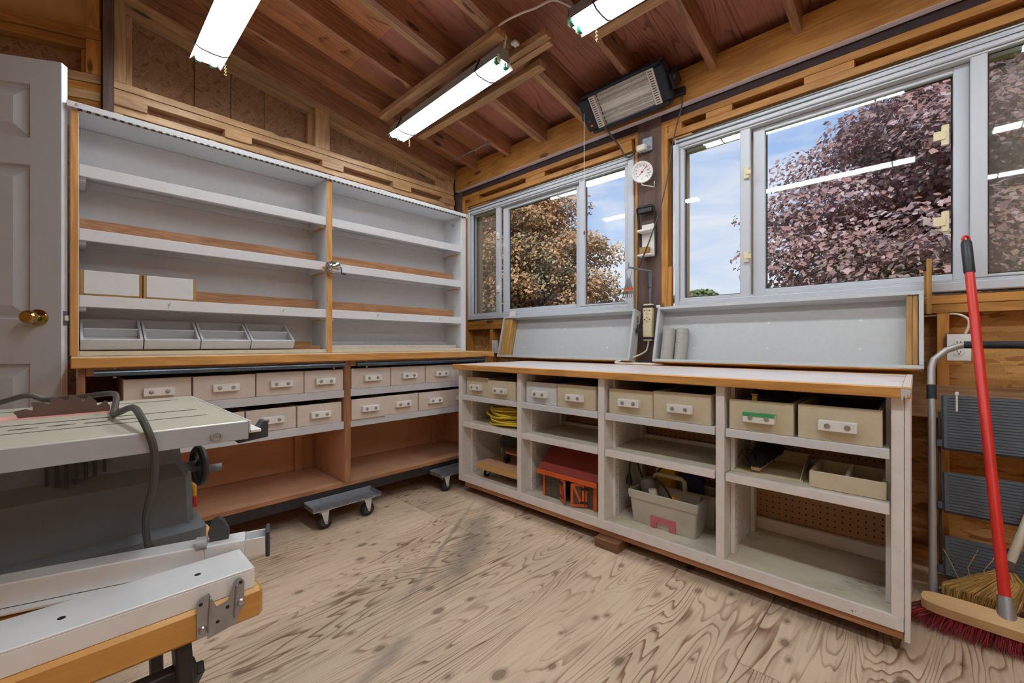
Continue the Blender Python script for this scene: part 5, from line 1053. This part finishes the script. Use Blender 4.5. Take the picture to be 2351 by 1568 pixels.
obj('edge_bolt', MB().lathe([(0, 0), (.010, 0), (.010, .003), (.006, .004), (.005, .002), (0, .002)], (tx1-.052, ty0, zs-.021), (0, -1, 0), 18), 'galvanised', ts)
obj('throat_plate', MB().prism([(-.40, -.035), (.075, -.032), (.095, -.018), (.08, .03), (-.40, .035)], (.02, 1.30, zs), (1, 0, 0), (0, 1, 0), (0, 0, 1), .0012), 'saw_insert', ts, smooth=False)
m = MB(); rnd = random.Random(8)
for q in range(9):
    x = -.30+.046*q; m.prism([(0, 0), (.014, -.003), (.034, .001), (.036, .006), (.016, .009), (.002, .006)], (x, 1.124+rnd.uniform(-.003, .003), zs), (1, 0, 0), (0, 1, 0), (0, 0, 1), .0004)
obj('worn_lettering', m, 'groove', ts, smooth=False)
# blade: a toothed disc rising through the plate
bc = Vector((.0, 1.288, zs-.066)); rb_ = .108; nT = 24; P = []
for q in range(nT):
    a = -2*math.pi*q/nT
    for da, rr in ((0, rb_*.87), (.03, rb_*.92), (.045, rb_*1.0), (.075, rb_*.995), (.20, rb_*.935), (.235, rb_*.88)): P.append((rr*math.cos(a-da), rr*math.sin(a-da)))
obj('blade', MB().prism(P, bc-Vector((0, .0012, 0)), (1, 0, 0), (0, 0, 1), (0, 1, 0), .0024), 'saw_blade', ts, smooth=False)
# body: moulded shell, wider at the foot
def shell(m, prof):
    n = len(prof); vs = []
    for x0, x1, y0, y1, z in prof:
        c = .012; vs += [(x0+c, y0, z), (x1-c, y0, z), (x1, y0+c, z), (x1, y1-c, z), (x1-c, y1, z), (x0+c, y1, z), (x0, y1-c, z), (x0, y0+c, z)]
    f = []
    for i in range(n-1):
        for k in range(8): f.append((i*8+k, i*8+(k+1) % 8, (i+1)*8+(k+1) % 8, (i+1)*8+k))
    f += [tuple(range(8))[::-1], tuple(range((n-1)*8, n*8))]; m.add(vs, f)
m = MB(); shell(m, [(-.50, .205, 1.085, 1.40, zt+.0005), (-.50, .206, 1.086, 1.40, zt+.045), (-.49, .198, 1.098, 1.39, zt+.052), (-.48, .188, 1.112, 1.385, zt+.055), (-.48, .183, 1.105, 1.385, zt+.155), (-.47, .168, 1.120, 1.38, zt+.182), (-.47, .162, 1.112, 1.38, zs-.0065)])
obj('body', m, 'saw_grey', ts)
m = MB()
for q in range(7): m.box(-.024+.0122*q-.0024, -.024+.0122*q+.0024, 1.104, 1.1125, zs-.112+.005*abs(q-2), zs-.05, .0006)
obj('vent_slot', m, 'dial_black', ts)
obj('foot_hole', MB().lathe([(0, 0), (.0105, 0), (.0105, .0008), (0, .001)], (.172, 1.103, zt+.0495), (-.2, -.5, 1), 18), 'dial_black', ts)
hw = obj('handwheel', MB().torus((.220, 1.25, .668), (1, .12, 0), .040, .0085, 34, 10), 'saw_dark', ts)
m = MB()
for q in range(3): a = q*2.094+.4; m.beam((.216, 1.25, .668), (.220, 1.25+.038*math.cos(a), .668+.038*math.sin(a)), .014, .008, (1, 0, 0), .002)
obj('spokes', m, 'saw_dark', hw); obj('hub', MB().cyl((.17, 1.25, .668), (.226, 1.25, .668), .013, 16), 'saw_grey', hw); obj('crank_handle', MB().cyl((.226, 1.215, .665), (.258, 1.213, .665), .009, 16), 'saw_grey', hw)
obj('switch_paddle', MB().box(.187, .198, 1.135, 1.16, zt+.075, zt+.098, .003), 'red_switch', ts); obj('switch_button', MB().box(.187, .196, 1.135, 1.16, zt+.0985, zt+.125, .003), 'yellow_switch', ts)
obj('cord', MB().tube([(.118, 1.09, zt+.03), (.112, 1.065, zt+.032), (.106, 1.045, zt+.048), (.100, 1.02, zt+.11), (.106, .972, zt+.19), (.102, .932, zs-.035), (.096, .927, zs-.005), (.088, .95, zs+.022), (.083, 1.03, zs+.033), (.068, 1.12, zs+.014), (.064, 1.155, zs+.008), (.070, 1.21, zs+.02), (.075, 1.27, zs+.034), (.068, 1.33, zs+.036), (.02, 1.40, zs+.026), (-.03, 1.44, zs+.02), (-.06, 1.45, zs+.032), (-.10, 1.46, zs+.02), (-.15, 1.475, zs+.006), (-.3, 1.48, zs+.006)], .0058, 8, 6), 'cable', ts)
# ------------------------------------------------------------------ folded step ladder
ld = thing('step_ladder', 'folded grey step ladder with dark ribbed treads leaning by the right wall', 'ladder', (2.4, -.26, 0))
def rail(z): return 2.225+z*.315        # x of the rails at height z
yl, yrr = -.044, -.475
for yy, s in ((yl, 1), (yrr, -1)):
    obj('rail', MB().tube([(rail(0), yy, .002), (rail(.4), yy, .4), (rail(.86), yy, .86), (rail(.895), yy-s*.008, .895), (rail(.935), yy-s*.045, .935), (rail(.95), yy-s*.08, .952), (rail(.957), yy-s*.10, .957)], .0125, 12), 'ladder_grey', ld); obj('rail_collar', MB().cyl((rail(.735), yy, .735), (rail(.79), yy, .79), .0155, 14), 'foam_black', ld)
    obj('hinge_bar', MB().beam((rail(.1)+.03, yy-s*.022, .1), (rail(.68)+.03, yy-s*.022, .68), .008, .02, (1, 0, 0), .001), 'black_plastic', ld)
obj('handle_foam', MB().cyl((rail(.957), yl-.095, .957), (rail(.957), yrr+.095, .957), .0148, 14), 'foam_black', ld)
for z0, z1 in ((.545, .752), (.318, .460), (.10, .232)):
    pz0, pz1 = Vector((rail(z0)-.012, 0, z0)), Vector((rail(z1)+.012, 0, z1)); u = (pz1-pz0).normalized(); hgt = (pz1-pz0).length; n_ = Vector((-u.z, 0, u.x)); n_ = n_ if n_.x < 0 else -n_
    T = Matrix(((0, u.x, n_.x, pz0.x), (1, 0, 0, 0), (0, u.z, n_.z, pz0.z), (0, 0, 0, 1)))
    st = obj('tread', MB(T).box(yrr+.028, yl-.028, 0, hgt, -.012, .008, .008), 'step_dark', ld)
    m = MB(T); nr = int(hgt/.0125)
    for q in range(nr): yy = .016+(hgt-.03)*q/(nr-1); m.box(yrr+.045, yl-.045, yy-.0024, yy+.0024, .0082, .0102, .0006)
    obj('tread_rib', m, 'step_dark', st)
    obj('tread_lug', MB(T).box(yl-.030, yl-.012, .01, .04, -.01, .0, .002), 'black_plastic', st)
obj('cross_bar', MB().cyl((rail(.085)+.03, yl, .085), (rail(.085)+.03, yrr, .085), .007, 10), 'ladder_grey', ld)
o = obj('cable_tie', MB().box(2.438, 2.441, -.118, -.112, .535, .762, .0005).box(2.436, 2.443, -.120, -.110, .758, .77, .001), 'white_plastic', ld)
# ------------------------------------------------------------------ push broom
bm = thing('push_broom', 'push broom with red handle, wooden head and red bristles', 'broom', (2.05, -.3, 0))
TB = Matrix.Translation(Vector((2.03, -.315, .062))) @ Matrix.Rotation(R(-4), 4, 'Z') @ Matrix.Rotation(R(-14), 4, 'Y')
P = []
for q in range(20):
    a = 2*math.pi*q/20; P.append((.036*math.copysign(abs(math.sin(a))**.55, math.sin(a)), (.305)*math.copysign(abs(math.cos(a))**.25, math.cos(a))))
obj('head', MB(TB).prism(P, (0, 0, 0), (1, 0, 0), (0, 1, 0), (0, 0, 1), .034), 'broom_wood', bm, rot=TB.to_3x3() @ AX['y'].to_3x3(), smooth=False)
obj('ferrule', MB().cyl((2.052, -.207, .088), (2.078, -.205, .150), .0225, 18, .0185), 'galvanised', bm)
h0, h1 = Vector((2.074, -.205, .14)), Vector((2.575, -.148, 1.385)); obj('handle', MB().cyl(h0, h1, .0145, 18), 'red_paint', bm); dd = (h1-h0).normalized()
gp = obj('grip', MB().tube([h1-dd*.15, h1-dd*.145, h1-dd*.01, h1], .0165, 16, rr=[.015, .0172, .0172, .015]), 'black_plastic', bm); obj('grip_end', MB().torus(h1+dd*.012, (0, 1, 0) if False else (-.7, -.7, 0), .0125, .005, 20, 8), 'red_paint', bm)
obj('bore_hole', MB(TB).lathe([(0, 0), (.013, 0), (.0125, .0006), (0, .0008)], (-.006, .055, .034), (0, 0, 1), 16), 'dial_black', bm)
m = MB(); rnd = random.Random(11)
for q in range(2600):
    yy = rnd.uniform(-.298, .298); xx = rnd.uniform(-.03, .03); p = TB @ Vector((xx, yy, .001)); fan = yy*.12+rnd.uniform(-.012, .012)+(.05 if yy > .27 and rnd.random() < .5 else 0); e = Vector((p.x-.02+xx*.9+rnd.uniform(-.012, .012), p.y+fan, rnd.uniform(.001, .008))); n_ = Vector((.0011, .0011, 0)); m.add([tuple(p-n_), tuple(p+n_), tuple(e)], [(0, 1, 2)])
b_ = obj('bristles', m, 'bristle_red', bm, smooth=False); b_['kind'] = 'stuff'
# straw broom
sb = thing('straw_broom', 'corn straw broom with white handle standing behind the push broom', 'broom', (2.24, -.2, 0))
nk = Vector((2.232, -.225, .185)); hd = Vector((.30, -.30, 1.0)).normalized()
obj('handle', MB().cyl(nk, nk+hd*1.15, .0125, 14), 'shaft_white', sb); obj('wire_wrap', MB().lathe([(.0125, 0), (.0165, .004), (.0165, .03), (.0135, .034)], nk-hd*.004, hd, 16), 'bark', sb)
m = MB(); rnd = random.Random(2)
for q in range(3000):
    u = rnd.uniform(-1, 1); v = rnd.uniform(-1, 1)*math.sqrt(max(0, 1-u*u*.85)); p0 = nk+Vector((.010*v, .012*u, -.01+rnd.uniform(-.015, .012)))
    j_ = rnd.uniform(-.006, .006); p1 = nk+Vector((-.006+.026*v, .012+.052*u+j_, -.030-.018*u*u+rnd.uniform(-.006, .006))); p2 = Vector((2.196+.040*v, -.158+.088*u+j_, .085+.012*(1-u*u)+rnd.uniform(-.004, .004))); p3 = Vector((2.186+.036*v+rnd.uniform(-.004, .004), -.146+.080*u+rnd.uniform(-.006, .006), .003+rnd.uniform(0, .022)))
    an = rnd.uniform(0, math.pi); n_ = Vector((math.cos(an), math.sin(an), 0))*.0011; vs = []
    for p in (p0, p1, p2, p3): vs += [tuple(p-n_), tuple(p+n_)]
    m.add(vs, [(0, 1, 3, 2), (2, 3, 5, 4), (4, 5, 7, 6)])
b_ = obj('straw', m, 'straw', sb, smooth=False); b_['kind'] = 'stuff'
for z, k in ((.062, .46), (.048, .37), (.034, .26)):
    pts = []
    for q in range(17): a = 2*math.pi*q/16; pts.append((2.192+.045*math.sin(a), -.152+(.094-.03*(.062-z))*math.cos(a), z))
    obj('stitching', MB().tube(pts, .0022, 6), 'twine', sb)
for q, e in enumerate(((2.20, -.070, .215), (2.20, -.155, .24), (2.23, -.205, .235))): obj('stray_straw', MB().tube([(2.195, -.11-.03*q, .12), ((2.195+e[0])/2, -.09-.04*q, .17), e], .0011, 5), 'straw', sb)
# ------------------------------------------------------------------ outside: lawn and trees
lw = obj('lawn', MB().box(3.0, 60, -50, 60, -.5, -.42, 0), 'lawn', None, g='x'); tag(lw, 'green lawn outside the windows', 'lawn', kind='structure')
B('roof_eave', ce, 'tan_trim', 2.95, 3.0, -2.1, 3.45, 2.60, 2.70)
LEAF = np.array([(0, -.5), (.42, -.28), (.24, 0), (.5, .22), (0, .6), (-.5, .22), (-.24, 0), (-.42, -.28)])
KITE = np.array([(0, -.5), (.45, .05), (0, .6), (-.45, .05)]); LOBE = np.array([(0, -.5), (.48, -.12), (.26, .18), (0, .6), (-.26, .18), (-.48, -.12)])
def foliage(name, par, mat, centres, n, size, seed, flat=.5, shape=LEAF):
    """leaves scattered over clumps (centre, radii, weight)"""
    rg = np.random.default_rng(seed); w = np.array([c[2] for c in centres], float); w /= w.sum(); idx = rg.choice(len(centres), n, p=w)
    cc = np.array([c[0] for c in centres])[idx]; rr = np.array([c[1] for c in centres])[idx]
    d = rg.normal(size=(n, 3)); d /= np.linalg.norm(d, axis=1)[:, None]; rad = rg.uniform(.35, 1.15, n)[:, None]**.7; p = cc+d*rr*rad
    nrm = d*.45+rg.normal(size=(n, 3))*.45+np.array([-.25, 0, flat]); nrm /= np.linalg.norm(nrm, axis=1)[:, None]
    t = rg.normal(size=(n, 3)); t -= nrm*(t*nrm).sum(1)[:, None]; t /= np.linalg.norm(t, axis=1)[:, None]; b = np.cross(nrm, t)
    s = size*rg.uniform(.7, 1.3, n); k = len(shape)
    V = p[:, None, :]+(t[:, None, :]*shape[None, :, 0, None]+b[:, None, :]*shape[None, :, 1, None])*s[:, None, None]
    V = V+nrm[:, None, :]*(-(shape**2).sum(1)[None, :, None]*.22*s[:, None, None])
    V = V.reshape(-1, 3); c = V.mean(0); V = V-c
    me = bpy.data.meshes.new(name); me.vertices.add(n*k); me.vertices.foreach_set('co', V.ravel()); me.loops.add(n*k); me.loops.foreach_set('vertex_index', np.arange(n*k, dtype=np.int32)); me.polygons.add(n); me.polygons.foreach_set('loop_start', np.arange(0, n*k, k, dtype=np.int32)); me.polygons.foreach_set('loop_total', np.full(n, k, dtype=np.int32))
    me.materials.append(MAT[mat]); me.update(calc_edges=True); me.validate()
    o = bpy.data.objects.new(name, me); link(o, par, Matrix.Translation(Vector(c))); o['kind'] = 'stuff'; return o
def tree(label, base, cz, rx, rz_, mat, n, size, seed, clumps=26, cr=.36, trunk=.16, shape=LEAF):
    rg = random.Random(seed); t = thing('tree', label, 'tree', base); ctr = Vector((base[0], base[1], cz)); cs = []
    for q in range(clumps):
        d = Vector((rg.gauss(0, 1), rg.gauss(0, 1), rg.gauss(0, 1))).normalized(); f = rg.uniform(.3, .86); r = rx*cr*rg.uniform(.7, 1.35)
        taper = 1-.25*max(0, d.z); cs.append(((ctr.x+d.x*rx*f*taper, ctr.y+d.y*rx*f*taper, ctr.z+d.z*rz_*f), (r*1.2, r*1.2, r*.45), r*r))
    foliage('foliage', t, mat, cs, n, size, seed, .7, shape)
    obj('trunk', MB().tube([base, (base[0]+.05, base[1], cz*.4), (ctr.x, ctr.y, cz)], trunk, 10, rr=[trunk, trunk*.9, trunk*.6]), 'bark', t)
    m = MB()
    for q in range(0, clumps, 2):
        e = Vector(cs[q][0]); s_ = Vector((ctr.x, ctr.y, ctr.z-rz_*.35)); m.tube([s_, (s_+e)/2+Vector((0, 0, -.1)), e], .05, 6, rr=[.05, .035, .015])
    obj('branches', m, 'bark', t); return t
tree('bronze leaved maple filling the window nearest the corner', (7.9, 8.6, -.42), 2.9, 3.5, 4.4, 'leaf_bronze', 230000, .075, 4, 230, .19, shape=KITE)
tree('purple leaved maple filling the right window', (9.4, -1.45, -.42), 2.7, 3.95, 3.7, 'leaf_purple', 260000, .068, 9, 330, .16, shape=LOBE)
tree('bright green tree behind the purple maple', (18.8, 1.3, -.42), 2.6, 2.9, 2.9, 'leaf_green', 14000, .2, 21, 22, .36)
tree('bright green tree behind the bronze maple', (14.6, 13.6, -.42), 2.9, 3.0, 2.9, 'leaf_green', 12000, .2, 22, 22, .36)
tree('pale green sapling low in the left lite of the right window', (13.9, 4.15, -.42), 1.6, 1.0, 1.5, 'leaf_green', 6000, .12, 23, 16, .4, .06)
tree('distant dark green tree low on the skyline', (19.6, 7.0, -.42), 2.2, 1.3, 2.1, 'leaf_dark', 6000, .17, 24, 16, .4, .1)
tree('dark green tree at the lower right behind the purple maple', (17.0, -6.2, -.42), 2.6, 3.0, 2.9, 'leaf_dark', 12000, .2, 25, 20, .36)
